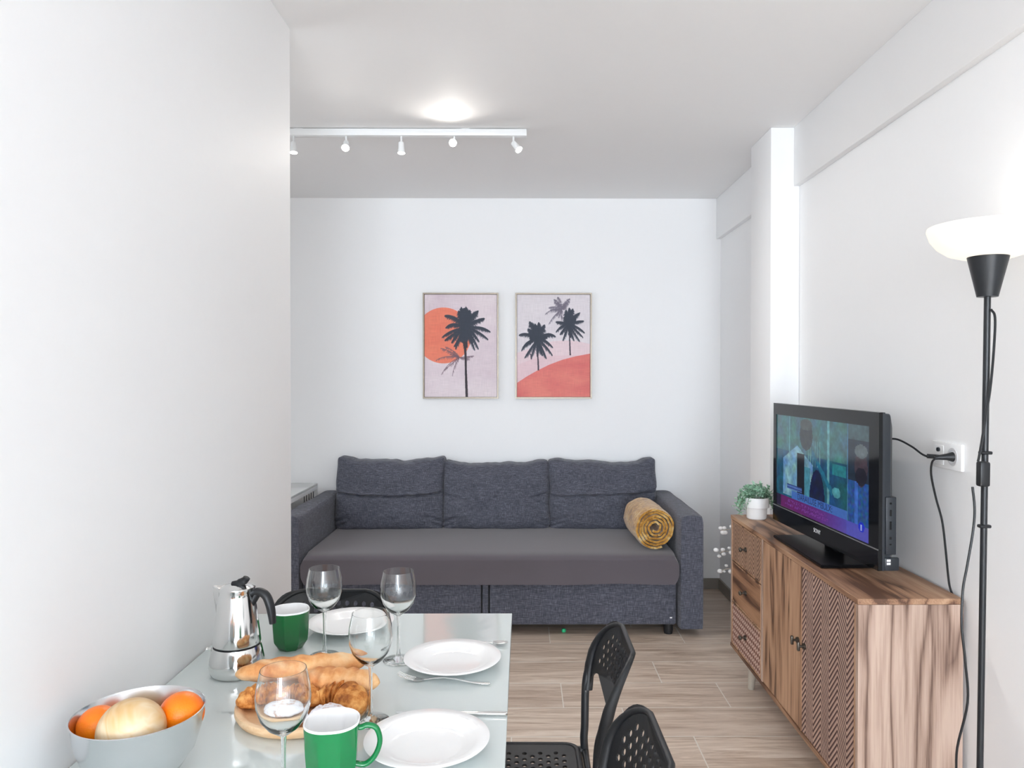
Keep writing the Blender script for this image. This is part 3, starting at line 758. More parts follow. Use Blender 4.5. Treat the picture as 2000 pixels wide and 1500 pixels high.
for p in me.polygons:
    i, j = p.index % NU, p.index // NU
    c = screen((i + .5) / NU, (j + .5) / NV); c = lin(*[max(0, min(255, q)) for q in c])
    for li in p.loop_indices: ca.data[li].color = c
g = G('lit_screen'); at = g.n('ShaderNodeAttribute', attribute_name='broadcast')
me.materials.append(g.done((.01, .01, .012, 1), .10, 0, None, Emission_Color=at.outputs['Color'], Emission_Strength=.62))
g = G('caption_ink'); M['ink'] = g.done((.01, .01, .02, 1), .3, Emission_Color=(.001, .006, .035, 1), Emission_Strength=1.0)
def on_tv(u, z, d): # text space (x right = near, y up) -> television space
    return TM @ Matrix.Translation((d, -u, z)) @ Matrix(((0, 0, -1, 0), (-1, 0, 0, 0), (0, 1, 0, 0), (0, 0, 0, 1)))
uc = su0 + (su1 - su0) * .47; zc = sz0 + (sz1 - sz0) * .168
text_mesh('caption', 'DARAILUSE MBULX:', .034, M['ink'], o, on_tv(uc, zc, .0030))
g = G('logo_silver'); M['logo'] = g.done((.85, .86, .88, 1), .3, .2)
text_mesh('logo', 'SONY', .022, M['logo'], sp, on_tv(.0, TZ0 + .036, -.0026), .0003)

# ------------------------------------------------------------------ socket and cables
so = thing('wall_socket', 'white double wall socket plate beside the floor lamp pole', 'socket', (WR, 2.285, 1.178))
b = B(); b.box((-.011, -.080, -.041), (0, .080, .041), .003, 2); b.build('cover_plate', M['white'], so)
b = B(); b.lathe([(.0, -.001), (.018, -.001), (.021, .002), (.027, .002), (.028, 0)], seg=32); o = b.build('power_outlet', plain('socket_grey', (.62, .62, .63, 1), .4), so, loc=(-.0115, -.037, 0)); o.rotation_euler = (0, -PI / 2, 0)
b = B(); b.box((-.0125, .012, -.030), (-.010, .064, .030), .001, 1); ap = b.build('antenna_outlet', M['white'], so)
b = B(); b.cyl((-.0125, .036, .016), (-.018, .036, .016), .0065, seg=16); b.build('connector', M['tvside'], ap)
cb = thing('antenna_cable', 'short black cable running from the television to the left wall socket', 'cable', (WR, 2.32, 1.17))
pts = smooth_path([(1.20, 2.50, 1.205), (1.235, 2.46, 1.215), (1.262, 2.41, 1.195), (1.270, 2.36, 1.175), (1.273, 2.325, 1.170), (1.285, 2.321, 1.170)])
b = B(); b.tube([Vector(p) - Vector((WR, 2.32, 1.17)) for p in pts], .0032, 8); b.build('cord', M['black'], cb)
b = B(); b.cyl((-.045, .01, 0.002), (-.012, .0005, 0), .007, seg=14); b.build('plug', M['black'], cb)
pc = thing('power_cable', 'black power cable hanging from the right socket down behind the sideboard', 'cable', (WR, 2.248, 1.178))
b = B(); b.tube([(-.012, 0, 0), (-.030, 0, 0), (-.055, .004, -.002), (-.062, .006, -.004)], [.015, .010, .007, .0055], 16); b.build('plug', M['black'], pc)
pts = smooth_path([(-.060, .006, -.004), (-.066, .016, -.02), (-.060, .030, -.06), (-.040, .040, -.13), (-.030, .022, -.20), (-.025, .012, -.28), (-.020, .006, -.36), (-.016, .002, -.40), (-.0045, .0, -.43)])
b = B(); b.tube(pts, .0032, 8); b.build('cord', M['black'], pc)

# ------------------------------------------------------------------ floor lamp
LX, LY = 1.142, 1.85
fl = thing('floor_lamp', 'black floor lamp with white glass bowl shade by the right wall', 'floor lamp', (LX, LY, 0))
b = B(); b.lathe([(0, 0), (.125, 0), (.128, .006), (.12, .016), (.03, .022), (.012, .03), (0, .03)], seg=48); b.build('base', M['blackmetal'], fl)
b = B(); b.cyl((0, 0, .028), (0, 0, 1.63), .0078, seg=20); b.build('pole', M['blackmetal'], fl)
b = B(); b.lathe([(.0, 1.622), (.024, 1.622), (.047, 1.722), (.045, 1.722), (.022, 1.63), (0, 1.63)], seg=40); b.build('socket_cup', M['blackmetal'], fl)
g = G('opal_glass'); tr = g.n('ShaderNodeBsdfTranslucent'); tr.inputs[0].default_value = (.95, .93, .88, 1)
pr = g.n('ShaderNodeBsdfPrincipled'); pr.inputs['Base Color'].default_value = (.9, .89, .86, 1); pr.inputs['Roughness'].default_value = .25
mx = g.n('ShaderNodeMixShader'); mx.inputs[0].default_value = .55; g.t.links.new(pr.outputs[0], mx.inputs[1]); g.t.links.new(tr.outputs[0], mx.inputs[2]); g.t.links.new(mx.outputs[0], g.out.inputs[0])
shp = [(.040, 1.722), (.062, 1.720), (.090, 1.729), (.115, 1.747), (.131, 1.768), (.1385, 1.790), (.1375, 1.798)]
b = B(); b.lathe(shp + [(r - .003, z + .001) for r, z in shp[::-1]], seg=64); b.build('lamp_shade', g.m, fl, sharp=60)
b = B(); b.sphere((0, 0, 1.76), .022, 3); b.build('bulb', bulbmat(5), fl)
l = bpy.data.lights.new('lamp_glow', 'POINT'); l.energy = 1.0; l.color = (1, .95, .89); l.shadow_soft_size = .05
lo = bpy.data.objects.new('lamp_glow', l); COL.objects.link(lo); lo.parent = fl; lo.location = (0, 0, 1.80)
b = B()
def Lp(px, py, dy=0.0):
    Z = LY + dy; return ((px - 1025) * Z / 1450 - 1.152 + .003, dy, CH - (py - 735) * Z / 1450 + .004)
pts = smooth_path([Lp(1933, 606, -.01), Lp(1941, 622, -.02), Lp(1940, 680, -.02), Lp(1934, 760, -.02), Lp(1924, 830, -.02), Lp(1915, 890, -.02), Lp(1912, 905, -.02)])
b.tube(pts, .003, 8)
pts = smooth_path([Lp(1902, 955, -.02), Lp(1907, 1000, -.02), Lp(1904, 1045, -.02), Lp(1894, 1110, -.03), Lp(1886, 1160, -.04), Lp(1885, 1230, -.05), Lp(1893, 1300, -.05), Lp(1899, 1380, -.04), Lp(1880, 1470, -.02), Lp(1875, 1540, 0), (-.1, .02, .3), (-.06, .05, .01), (0.08, .10, .006)])
b.tube(pts, .003, 8); b.build('cord', M['black'], fl)
b = B(); b.box((-.030, -.032, 1.150), (-.004, -.010, 1.212), .005, 2); b.build('switch', M['black'], fl)
for z in (1.232, 1.048):
    b = B(); b.box((-.016, -.012, z - .004), (.013, .004, z + .004), .002, 1); b.build('cord_clip', M['black'], fl)

fl.rotation_euler = (0, math.radians(.55), 0)

# ------------------------------------------------------------------ plant and flowers
pl = thing('potted_plant', 'small trailing green plant in a white pot on the far end of the sideboard', 'plant', (1.078, 3.43, SZ1))
b = B(); b.lathe([(0, 0), (.040, 0), (.045, .005), (.0475, .051), (.0485, .053), (.0565, .055), (.057, .100), (.054, .101), (.052, .085), (0, .083)], seg=48); b.build('pot', M['porcelain'], pl)
b = B(); b.lathe([(0, .086), (.051, .0855)], seg=24); b.build('soil', plain('dark_soil', (.05, .04, .03, 1), .9, var=.4), pl)
g = G('pale_green_leaf'); oi = g.noise(g.co(), 60, 2)
M['leaf'] = g.done(g.ramp(oi, [(.3, lin(112, 156, 128)), (.5, lin(152, 190, 164)), (.7, lin(192, 216, 198))]), .6)
random.seed(21); b = B(); st = B()
def leaf(b, p, d, up, s_):
    d = d.normalized(); side = d.cross(up).normalized(); n_ = side.cross(d)
    ring = [p + d * s_ * (.5 - .5 * math.cos(t)) * 1.2 + side * s_ * .5 * math.sin(t) * math.sin(t / 2 + .4) + n_ * s_ * .12 * math.sin(t / 2) for t in [2 * PI * k / 8 for k in range(8)]]
    c = b.bm.verts.new(p + d * s_ * .6 - n_ * s_ * .08); vs = [b.bm.verts.new(q) for q in ring]
    for k in range(8): b.bm.faces.new((c, vs[k], vs[(k + 1) % 8]))
for k in range(46):
    a = random.uniform(0, 2 * PI)
    if k < 16: a = random.uniform(2.4, 3.9)
    out = random.uniform(.02, .085); hgt = random.uniform(.02, .062)
    if k < 12: out = random.uniform(.07, .10); end = Vector((math.cos(a) * (out), math.sin(a) * .055, random.uniform(.012, .06)))
    elif k < 20: a = random.uniform(-.6, .6); end = Vector((math.cos(a) * .078, math.sin(a) * .05, random.uniform(.03, .09)))
    else: end = Vector((math.cos(a) * out, math.sin(a) * out * .8, .10 + hgt * (1 - out * 6)))
    ph = bez((math.cos(a) * .03, math.sin(a) * .03, .086), (math.cos(a) * out * .7, math.sin(a) * out * .7, .12 + hgt * .8), end, 9)
    st.tube(ph, .001, 5)
    for i, q in enumerate(ph[2:]):
        for s_ in (1, -1):
            dv = Vector((random.uniform(-1, 1), random.uniform(-1, 1), random.uniform(-.4, .8)))
            leaf(b, q + dv * .004, dv, Vector((random.uniform(-.3, .3), random.uniform(-.3, .3), 1)), random.uniform(.012, .020))
f = b.build('foliage', M['leaf'], pl, sharp=0, recalc=False)
st.build('stems', plain('green_stem', lin(96, 130, 92), .7), pl)
vz = thing('flower_vase', 'white blossom branches in a floor vase just behind the far end of the sideboard', 'flowers', (1.238, 3.95, 0))
b = B(); b.lathe([(0, 0), (.05, 0), (.07, .06), (.065, .16), (.035, .24), (.04, .27), (.036, .27), (.03, .24), (.05, .1), (0, .02)], seg=32); b.build('vase', M['porcelain'], vz)
random.seed(4); b = B(); s2 = B()
for tx, tz in ((-.188, .62), (-.198, .50), (-.183, .40)):
    ph = bez((0, 0, .20), (-.03, 0, tz + .05), (tx, random.uniform(-.02, .02), tz - .02), 10); s2.tube(ph, .002, 6)
    for q in ph[6:]:
        for _ in range(2): b.sphere(q + Vector((random.uniform(-.015, .012), random.uniform(-.015, .015), random.uniform(-.02, .02))), random.uniform(.009, .015), 2, (1, 1, .8))
b.build('blossoms', M['porcelain'], vz); s2.build('stems', M['legwood'], vz)

# ------------------------------------------------------------------ dining table
TZ = .74
tb = thing('dining_table', 'white glass-topped dining table laid for breakfast along the left wall', 'table', (-.418, 1.46, 0))
g = G('frosted_white_glass')
M['ttop'] = g.done((.60, .655, .645, 1), .06, 0, None, Coat_Weight=.5, Coat_Roughness=.02)
b = B(); b.box((-.378, -.67, TZ - .010), (.383, .672, TZ), .0012, 1); b.build('table_top', M['ttop'], tb)
b = B(); b.box((-.345, -.64, TZ - .045), (.350, .64, TZ - .0102), .002, 1); b.build('table_frame', M['metal'], tb)
for x in (-.33, .335):
    for y in (-.62, .62):
        b = B(); b.box((x - .018, y - .018, 0), (x + .018, y + .018, TZ - .045), .003, 1); b.build('leg', M['metal'], tb)

# ------------------------------------------------------------------ chairs
def perforated(outline, hr, du, dv, keep, fn, thick, nm, parent, rows=None):
    """flat sheet with round holes, bent by fn"""
    bm = bmesh.new(); es = []
    def loop(pts):
        vs = [bm.verts.new((p[0], p[1], 0)) for p in pts]
        for i in range(len(vs)): es.append(bm.edges.new((vs[i], vs[(i + 1) % len(vs)])))
    loop(outline)
    us = [p[0] for p in outline]; vs_ = [p[1] for p in outline]
    v = min(vs_); r = 0
    while v < max(vs_):
        k0 = -20
        for k in range(-20, 21):
            u = k * du + (du / 2 if r % 2 else 0)
            if keep(u, v): loop([(u + hr * math.cos(2 * PI * q / 12), v + hr * math.sin(2 * PI * q / 12)) for q in range(12)][::-1])
        v += dv; r += 1
    bmesh.ops.triangle_fill(bm, use_beauty=True, use_dissolve=False, edges=es)
    for v in bm.verts: v.co = Vector(fn(v.co.x, v.co.y))
    bmesh.ops.recalc_face_normals(bm, faces=bm.faces)
    me = bpy.data.meshes.new(nm); bm.to_mesh(me); bm.free(); me.materials.append(M['black'])
    o = bpy.data.objects.new(nm, me); COL.objects.link(o); o.parent = parent
    md = o.modifiers.new('thickness', 'SOLIDIFY'); md.thickness = thick; md.offset = 0
    return o
def rounded(pts, r, n=6):
    out = []; m = len(pts)
    R = r if hasattr(r, '__len__') else [r] * m
    for i in range(m):
        p, a, c = Vector(pts[i]), Vector(pts[i - 1]), Vector(pts[(i + 1) % m])
        d1, d2 = (a - p), (c - p); rr = min(R[i], d1.length * .48, d2.length * .48)
        if rr <= 0: out.append(tuple(p)); continue
        for q in bez((*(p + d1.normalized() * rr), 0), (*p, 0), (*(p + d2.normalized() * rr), 0), n): out.append((q.x, q.y))
    return out
def back_y(z): # the posts lean back above the seat
    t = max(0, z - .58); return .175 + t * .14 + t * t * .75
def make_chair(label):
    ch = thing('dining_chair', label, 'chair', group='black perforated dining chairs round the table')
    bend = lambda u, v: (u, back_y(v) + .042 * (1 - (u / .185) ** 2) , v)
    ol = rounded([(-.178, .585), (-.164, .585), (-.156, .645), (.156, .645), (.164, .585), (.178, .585), (.188, .690), (.160, .785), (-.160, .785), (-.188, .690)],
                 [.004, .004, .045, .045, .004, .004, .06, .11, .11, .06])
    def keep(u, v): return .662 < v < .757 and abs(u) < .150 - max(0, v - .72) * .9
    perforated(ol, .0070, .0256, .0180, keep, bend, .005, 'backrest', ch)
    br = ch.children[0]
    # rolled edge round the back
    path = []
    for s_ in (-1,): pass
    side = [(-.170, .588), (-.175, .62), (-.180, .65), (-.182, .685)] + [(-.182 + .090 * (1 - math.cos(a)), .685 + .097 * math.sin(a)) for a in [PI / 2 * k / 8 for k in range(1, 9)]]
    full = side + [(-x, z) for x, z in side[::-1]]
    pts3 = [Vector(bend(u, v)) for u, v in full]; n_ = len(full)
    rad = [.0140 if (v < .68) else .0140 - (.0075 * min(1, (v - .68) / .10)) for u, v in full]
    b = B(); b.tube(pts3, rad, 12); b.build('rolled_edge', M['black'], br, sharp=60)
    # seat
    so_ = rounded([(-.175, -.19), (.175, -.19), (.17, .155), (-.17, .155)], [.06, .06, .04, .04])
    perforated([(x, y) for x, y in so_], .0064, .0256, .0205, lambda u, v: abs(u) < .135 and -.145 < v < .125, lambda u, v: (u, v, .440 - .012 * (1 - (u / .17) ** 2) * (1 - (v / .2) ** 2)), .006, 'seat', ch)
    seat = ch.children[-1]
    for o in ch.children:
        if o.name.startswith('seat'): seat = o
    b = B(); lp = [Vector((x, y, .438)) for x, y in so_]; b.tube(lp + lp[:1], .008, 10); b.build('seat_rim', M['black'], seat, sharp=60)
    for s_ in (-1, 1):
        rear = smooth_path([(s_ * .175, .235, .0), (s_ * .168, .205, .22), (s_ * .160, .175, .43), (s_ * .161, .175, .50), (s_ * .170, back_y(.60), .60), (s_ * .178, back_y(.65), .65)])
        b = B(); b.tube(rear, .0105, 14); b.build('leg', M['blackmetal'], ch, sharp=60)
        b = B(); b.tube(smooth_path([(s_ * .178, -.20, 0), (s_ * .170, -.18, .25), (s_ * .165, -.155, .41), (s_ * .162, -.12, .430), (s_ * .160, .02, .428), (s_ * .159, .172, .430)]), .0105, 14); b.build('leg', M['blackmetal'], ch, sharp=60)
    for yy in (.1745, -.13):
        b = B(); b.tube([(-.16, yy, .429), (.16, yy, .429)], .009, 12); b.build('crossbar', M['blackmetal'], ch)
    return ch
ch = make_chair('black perforated dining chair nearer the sofa on the right side of the table')
ch.location = (-.015, 1.80, 0); ch.rotation_euler = (0, 0, -PI / 2 - math.radians(0))
dup(ch, (-.026, 1.300, 0), -PI / 2 + math.radians(1), 'black perforated dining chair nearest the viewer, cut off by the bottom edge')
dup(ch, (-.566, 1.948, 0), 0, 'black perforated dining chair at the far end of the table, facing the viewer')

# ------------------------------------------------------------------ plates
def make_plate(label):
    p = tag(B_plate(), label, 'plate', 'white dinner plates'); return p
def B_plate():
    pr = [(0, .0035), (.062, .0035), (.074, .006), (.090, .0155), (.1135, .0215), (.1145, .0228), (.1135, .0238), (.090, .0185), (.072, .009), (.062, .007), (0, .0068)]
    b = B(); b.lathe(pr, seg=72); b.lathe([(.052, .0036), (.055, 0), (.060, 0), (.063, .0036)], seg=48)
    return b.build('dinner_plate', M['porcelain'], sharp=60)
p1 = make_plate('empty white dinner plate nearest the viewer, beside the green mug'); p1.location = (-.179, 1.352, TZ)
dup(p1, (-.170, 1.745, TZ), 0, 'empty white dinner plate on the right between the fork and the spoon')
dup(p1, (-.469, 2.003, TZ), 0, 'empty white dinner plate at the far end of the table in front of the chair')

# ------------------------------------------------------------------ wine glasses
def make_glass(label):
    gl = thing('wine_glass', label, 'wine glass', group='empty wine glasses')
    outer = [(.0045, .108), (.010, .112), (.024, .122), (.036, .138), (.0425, .158), (.0435, .172), (.0415, .190), (.0375, .208), (.0360, .2155)]
    inner = [(.0350, .2155), (.0365, .208), (.0405, .190), (.0425, .172), (.0414, .158), (.0350, .1395), (.0225, .1245), (.008, .1165), (.0002, .1158)]
    S = 56
    b = B(); b.lathe(outer + inner, seg=S); b.build('bowl', M['glass'], gl, sharp=75)
    b = B(); b.lathe([(.0062, .012), (.0042, .022), (.0034, .050), (.0034, .090), (.0045, .108)], seg=S); b.build('stem', M['glass'], gl, sharp=75)
    b = B(); b.lathe([(0, .0005), (.0355, .0003), (.0368, .0014), (.0355, .0026), (.020, .0045), (.010, .007), (.0062, .012)], seg=S); b.build('foot', M['glass'], gl, sharp=75)
    return gl
w1 = make_glass('empty wine glass beside the dark green mug, in front of the far plate'); w1.location = (-.488, 1.806, TZ)
dup(w1, (-.303, 1.777, TZ), .3, 'empty wine glass between the far plate and the right plate')
dup(w1, (-.305, 1.463, TZ), .7, 'empty wine glass standing right of the bread board')
dup(w1, (-.386, 1.18, TZ), 1.1, 'empty wine glass nearest the viewer, in front of the bread board')

# ------------------------------------------------------------------ mugs
def make_mug(label, mat):
    mg = thing('mug', label, 'mug')
    S = 64
    def shape(a, r, octa):
        k = PI / 4; aa = ((a + k / 2) % k) - k / 2; ro = r * math.cos(PI / 8) / math.cos(aa) * 1.03
        n_ = 2.35; rs = r / (abs(math.cos(a)) ** n_ + abs(math.sin(a)) ** n_) ** (1 / n_) * .96
        return ro * octa + rs * (1 - octa)
    def ring(r, z, oc): return [(shape(2 * PI * k / S, r, oc) * math.cos(2 * PI * k / S), shape(2 * PI * k / S, r, oc) * math.sin(2 * PI * k / S), z) for k in range(S)]
    b = B(); b.mi = 0
    b.rings([ring(.026, 0, 1), ring(.029, .002, 1), ring(.0415, .022, 1), ring(.0425, .026, 1), ring(.0445, .050, .9), ring(.0465, .075, .5), ring(.0485, .096, .1)], cap=(True, False))
    b.mi = 1
    b.rings([ring(.0485, .096, .1), ring(.0488, .0985, .1), ring(.0475, .100, .1), ring(.0455, .0985, .1), ring(.0430, .075, .5), ring(.0405, .05, .9), ring(.0365, .028, 1), ring(.024, .014, 1), ring(.004, .012, 1)], cap=(False, True))
    b.build('cup_body', [mat, M['porcelain']], mg, sharp=28, weld=True)
    b = B(); hp = smooth_path([(.0436, 0, .0835), (.050, 0, .0838), (.060, 0, .0865), (.074, 0, .080), (.080, 0, .058), (.072, 0, .034), (.056, 0, .020), (.0395, 0, .022)])
    b.tube(hp, [.0062] * len(hp), 14, flat=.75, up=(1, 0, 0)); b.build('handle', mat, mg, sharp=60)
    return mg
m1 = make_mug('bright green mug with white inside at the front, beside the nearest plate', M['green']); m1.location = (-.328, 1.255, TZ); m1.rotation_euler = (0, 0, math.radians(8))
m2 = make_mug('dark green faceted mug standing beside the coffee pot', M['green2']); m2.location = (-.588, 1.860, TZ); m2.rotation_euler = (0, 0, math.radians(112))

# ------------------------------------------------------------------ coffee pot
mk = thing('coffee_pot', 'polished steel stovetop coffee pot with black handle near the left wall', 'coffee pot', (-.662, 1.705, TZ))
b = B(); b.lathe([(0, 0), (.050, 0), (.0575, .005), (.0610, .020), (.0600, .034), (.0555, .056), (.0525, .066), (0, .066)], seg=64); b.build('base_tank', M['chrome'], mk, sharp=50)
b = B(); b.lathe([(.0, .0665), (.0515, .0665), (.0515, .070), (0, .070)], seg=48); b.build('gasket', M['black'], mk)
b = B(); vv_ = b.lathe([(0, .0705), (.0520, .0705), (.0530, .074), (.0500, .100), (.0445, .140), (.0395, .180), (.0385, .190), (.0405, .196), (.0400, .199), (.0380, .197), (.0375, .193), (.0, .191)], seg=64)
for ring in vv_[5:10]:       # spout on the left
    for v in ring:
        a = math.atan2(v.co.y, v.co.x); d = abs(((a - math.radians(195)) + PI) % (2 * PI) - PI)
        if d < .42:
            k = (math.cos(d / .42 * PI) + 1) / 2; v.co.x *= 1 + .30 * k; v.co.y *= 1 + .30 * k; v.co.z += .004 * k
b.build('upper_jug', M['chrome'], mk, sharp=50)
b = B(); b.lathe([(0, .192), (.036, .192), (.037, .196), (.028, .202), (.010, .205), (0, .205)], seg=48); ld = b.build('lid', M['chrome'], mk, sharp=50)
b = B(); b.tube(smooth_path([(-.012, 0, .203), (.004, 0, .207), (.020, -.001, .214), (.026, -.001, .222)]), [.004] + [.0075] * 6 + [.009] * 6 + [.008] * 5 + [.005], 14); b.build('knob', M['black'], ld, sharp=60)
b = B(); hp = smooth_path([(.036, 0, .184), (.052, 0, .190), (.070, 0, .182), (.080, 0, .162), (.085, 0, .138), (.087, 0, .118)])
nn_ = len(hp); b.tube(hp, [.0085 + .003 * math.sin(PI * i / (nn_ - 1)) for i in range(nn_)], 14, flat=.85); b.tube([(.036, 0, .160), (.044, 0, .172), (.052, 0, .186)], .0075, 12); b.build('handle', M['black'], mk, sharp=60)
b = B(); b.cyl((-.056, -.012, .056), (-.066, -.014, .056), .004, seg=12); b.sphere((-.066, -.014, .056), .0045, 2); b.build('safety_valve', M['chrome'], mk)
mk.rotation_euler = (0, 0, math.radians(-8))

# ------------------------------------------------------------------ fruit bowl
BX, BY = -.658, 1.262
bw = B(); pr = [(0, 0), (.040, 0), (.050, .002), (.068, .014), (.088, .044), (.099, .078), (.1035, .110), (.1045, .112), (.1030, .113), (.1015, .110), (.097, .078), (.0855, .045), (.066, .017), (.045, .006), (0, .005)]
bw.lathe(pr, seg=80); o = bw.build('fruit_bowl', M['brushed'], loc=(BX, BY, TZ), sharp=60); tag(o, 'brushed steel bowl of fruit at the front left of the table', 'bowl')
def orangemat():
    g = G('orange_peel'); v = g.n('ShaderNodeTexVoronoi'); v.inputs['Scale'].default_value = 380; g.t.links.new(g.co(), v.inputs['Vector'])
    n = g.noise(g.co(), 14, 3)
    return g.done(g.ramp(n, [(.3, lin(244, 104, 0)), (.7, lin(252, 138, 2))]), .36, 0, g.bump(v.outputs['Distance'], .25, .001))
M['orange'] = orangemat()
def fruit(nm, c, r, sc, mat, label, cat, grp=None):
    b = B(); vs = b.sphere((0, 0, 0), r, 4, sc)
    o = b.build(nm, mat, loc=c, sharp=60); return tag(o, label, cat, grp)
fruit('orange', (BX + .062, BY + .022, TZ + .097), .0375, (1, 1, .97), M['orange'], 'orange on the right side of the steel bowl', 'orange', 'oranges in the steel bowl')
fruit('orange', (BX - .067, BY - .004, TZ + .088), .0340, (1, 1, .97), M['orange'], 'orange on the left side of the steel bowl', 'orange', 'oranges in the steel bowl')
def melonmat():
    g = G('pale_netted_skin'); n = g.noise(g.co((1, 1, 1)), 9, 3, .5, 1.5)
    r = g.math('PINGPONG', g.math('MULTIPLY', n, 9), 1)
    f = g.math('MULTIPLY_ADD', r, .22, g.math('MULTIPLY', g.noise(g.co(), 6, 3), .9))
    return g.done(g.ramp(f, [(.3, lin(196, 146, 88)), (.5, lin(212, 178, 128)), (.7, lin(220, 200, 168))]), .42, 0, g.bump(r, .1, .002))
fruit('melon', (BX + .006, BY - .036, TZ + .096), .0515, (1.04, 1, .98), melonmat(), 'pale beige round melon between the two oranges in the bowl', 'melon')

# ------------------------------------------------------------------ bread board
M['board'] = wood('pale_board_wood', (lin(176, 124, 80), lin(204, 156, 110), lin(220, 178, 134), lin(232, 198, 158)), 'X', 5, 1.5)
KX, KY = -.449, 1.512
b = B(); b.lathe([(0, 0), (.118, 0), (.130, .004), (.1355, .014), (.1345, .022), (.128, .0235), (.121, .020), (.116, .012), (.110, .010), (0, .010)], seg=72)
o = b.build('bread_board', M['board'], loc=(KX, KY, TZ), sharp=50); tag(o, 'round wooden board with raised rim holding bread and pastries', 'board')
def breadmat(nm, a, b_, c, sc=22, slash=0):
    g = G(nm); n = g.noise(g.co(), sc, 5, .6); f = n
    if slash:
        x, y, z = g.xyz(); s_ = g.math('PINGPONG', g.math('ADD', g.math('MULTIPLY', x, slash), g.math('MULTIPLY', y, slash * 1.4)), 1)
        k = g.math('MULTIPLY', g.math('MULTIPLY', g.math('SUBTRACT', g.math('ADD', s_, g.math('MULTIPLY', n, .5)), .92), 2.2), g.math('MULTIPLY', g.math('SUBTRACT', z, .006), 70)); k = g.math('MINIMUM', g.math('MAXIMUM', k, 0), 1)
        col = g.mix(g.math('MULTIPLY', k, .75), g.ramp(n, [(.36, a), (.5, b_), (.66, c)]), lin(232, 202, 160))
    else: col = g.ramp(n, [(.38, a), (.5, b_), (.64, c)])
    return g.done(col, .72, 0, g.bump(g.noise(g.co(), sc * 3, 4), .6, .004))
M['crust'] = breadmat('baguette_crust', lin(196, 120, 62), lin(222, 158, 98), lin(236, 190, 138), 18, 13)
M['croi'] = breadmat('croissant_crust', lin(146, 80, 26), lin(196, 124, 54), lin(224, 164, 94), 42)
def sugarmat():
    g = G('sugar_dusting'); n = g.noise(g.co(), 70, 4, .6)
    return g.done(g.ramp(n, [(.33, lin(196, 160, 140)), (.45, lin(226, 222, 226)), (.7, lin(240, 240, 246))]), .85, 0, g.bump(n, .6, .004))
M['sugar'] = sugarmat()
def baguette(nm, p0, p1, r, label):
    p0, p1 = Vector(p0), Vector(p1); L_ = (p1 - p0).length; mid = (p0 + p1) / 2; n_ = 44; rings = []
    for i in range(n_ + 1):
        t = i / n_ * 2 - 1; rr = r * max(.02, (1 - abs(t) ** 3.2)) ** .55 * (1 + .06 * math.sin(i * .95))
        row = []
        for k in range(28):
            a = 2 * PI * k / 28; q = rr * (1 + .05 * noise.noise(Vector((t * 6, math.cos(a) * 1.5, math.sin(a) * 1.5))))
            gro = math.sin(PI * ((t * 2.3 + math.cos(a) * .5) % 1)) ** 8 * .07 * (math.sin(a) > .1)
            q *= 1 - gro
            row.append((t * L_ / 2, q * math.cos(a), q * math.sin(a) * (.78 if math.sin(a) > 0 else .62)))
        rings.append(row)
    b = B(); b.rings(rings); o = b.build(nm, M['crust'], loc=mid, sharp=60)
    d = p1 - p0; o.rotation_euler = (0, -math.atan2(d.z, math.hypot(d.x, d.y)), math.atan2(d.y, d.x)); return tag(o, label, 'bread')
baguette('baguette', (-.612, 1.565, TZ + .052), (-.350, 1.640, TZ + .050), .034, 'longer baguette lying at the back of the bread board')
baguette('baguette', (-.470, 1.560, TZ + .047), (-.300, 1.525, TZ + .050), .033, 'short bread roll lying in front of the baguette on the right of the board')
def croissant(c, rz, s_, label):
    n_ = 140; rings = []; R_ = .062 * s_
    for i in range(n_ + 1):
        t = i / n_ * 2 - 1; a = t * 1.25; saw = ((t * 4.6 + 40.2) % 1)
        r = (.030 * (1 - abs(t) ** 1.7) ** .8 + .004) * s_ * (.94 + .30 * (saw if t < 0 else 1 - saw))
        c0 = Vector((R_ * math.sin(a), -R_ * math.cos(a) + R_ * .6, 0)); dr = Vector((math.sin(a), -math.cos(a), 0))
        rings.append([c0 + dr * r * math.cos(q) + Vector((0, 0, r * .85 * math.sin(q))) for q in [2 * PI * k / 22 for k in range(22)]])
    b = B(); b.rings(rings); o = b.build('croissant', M['croi'], loc=c, sharp=60); o.rotation_euler = (0, 0, rz)
    return tag(o, label, 'croissant', 'croissants on the board')
croissant((-.372, 1.470, TZ + .035), math.radians(150), .92, 'golden croissant at the right side of the board beside the sugared pastry')
croissant((-.457, 1.487, TZ + .033), math.radians(178), .72, 'croissant in the middle of the board behind the sugared pastries')
croissant((-.528, 1.490, TZ + .033), math.radians(200), .74, 'croissant at the left side of the board seen through the near wine glass')
def lump(c, r, sc, seed, label):
    b = B(); vs = b.sphere((0, 0, 0), r, 4, sc)
    for v in vs:
        d = v.co.normalized(); v.co += d * (.16 * r * noise.noise(d * 2.2 + Vector((seed, 0, 0))) + .07 * r * noise.noise(d * 6 + Vector((0, seed, 0))))
    return tag(b.build('sugared_pastry', M['sugar'], loc=c, sharp=60), label, 'pastry', 'sugar-dusted pastries on the board')
lump((-.465, 1.425, TZ + .031), .040, (1.15, .80, .50), 1.5, 'white sugar-dusted pastry at the front left of the board, behind the near glass')
lump((-.378, 1.421, TZ + .031), .036, (1.05, .80, .50), 6.5, 'white sugar-dusted pastry at the front right of the board, behind the bright mug')

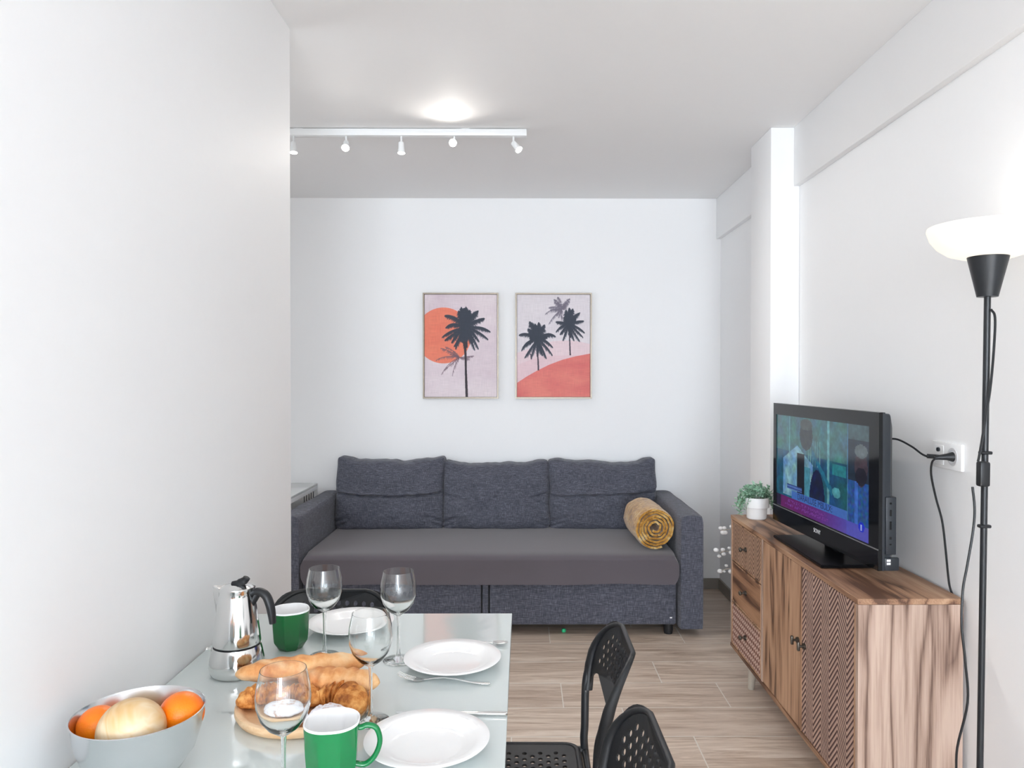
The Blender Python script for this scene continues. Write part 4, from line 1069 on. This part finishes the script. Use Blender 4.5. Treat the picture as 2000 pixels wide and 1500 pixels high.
# ------------------------------------------------------------------ cutlery
def strip(b, path, hw, th, seg=12):
    """flattened bar: path in x/z, half widths in y"""
    rings = []
    for (x, z), w_ in zip(path, hw): rings.append([(x, w_ * math.cos(a), z + th * math.sin(a)) for a in [2 * PI * k / seg for k in range(seg)]])
    b.rings(rings)
fk = thing('fork', 'steel fork lying between the two right-hand plates', 'fork', (-.180, 1.648, TZ), math.radians(-9))
b = B(); strip(b, [(-.045, .0040), (-.035, .006), (-.02, .009), (0, .011), (.03, .009), (.07, .0045), (.10, .0042), (.105, .0042)], [.0035, .0030, .0026, .0026, .0032, .0048, .0058, .002], .0018); b.build('handle', M['chrome'], fk, sharp=60)
b = B(); strip(b, [(-.070, .0045), (-.065, .0030), (-.055, .0026), (-.045, .0040)], [.0095, .0110, .0095, .0036], .0012)
for k in range(4):
    y = -.0085 + k * .00567; b.tube([(-.067, y, .0040), (-.085, y, .007), (-.100, y, .012), (-.106, y, .016)], [.0016, .0014, .0012, .0006], 8)
b.build('fork_head', M['chrome'], fk, sharp=60)
sp_ = thing('spoon', 'steel spoon lying behind the right-hand plate at the far side', 'spoon', (-.115, 1.878, TZ), 0)
b = B(); strip(b, [(-.110, .0025), (-.105, .003), (-.06, .0045), (0, .009), (.035, .006)], [.002, .0055, .0045, .0028, .003], .0016); b.build('handle', M['chrome'], sp_, sharp=60)
b = B(); rings = []
for k in range(7):
    f = k / 6; rings.append([(.053 + .020 * f * math.cos(a), .0125 * f * math.sin(a), .0016 + .0055 * f * f) for a in [2 * PI * q / 20 for q in range(20)]])
rings[0] = [(p[0] + 1e-5 * i, p[1], p[2]) for i, p in enumerate(rings[0])]
top = [[(x, y, z + .0012) for x, y, z in r] for r in rings[::-1]]
b.rings(rings[1:] + top[:-1]); b.build('spoon_bowl', M['chrome'], sp_, sharp=60)
kn = thing('knife', 'steel knife lying just behind the nearest plate', 'knife', (-.145, 1.488, TZ), math.radians(-2))
b = B(); strip(b, [(.0, .0042), (.01, .0042), (.05, .0045), (.10, .0050), (.107, .005), (.110, .005)], [.0040, .0042, .0050, .0062, .0055, .002], .0036); b.build('handle', M['chrome'], kn, sharp=60)
b = B(); b.prism([(0, -.004, .003), (-.10, -.0065, .003), (-.115, -.003, .003), (-.118, .004, .003), (-.10, .0055, .003), (0, .004, .003)], (0, 0, .0014)); b.build('blade', M['chrome'], kn)
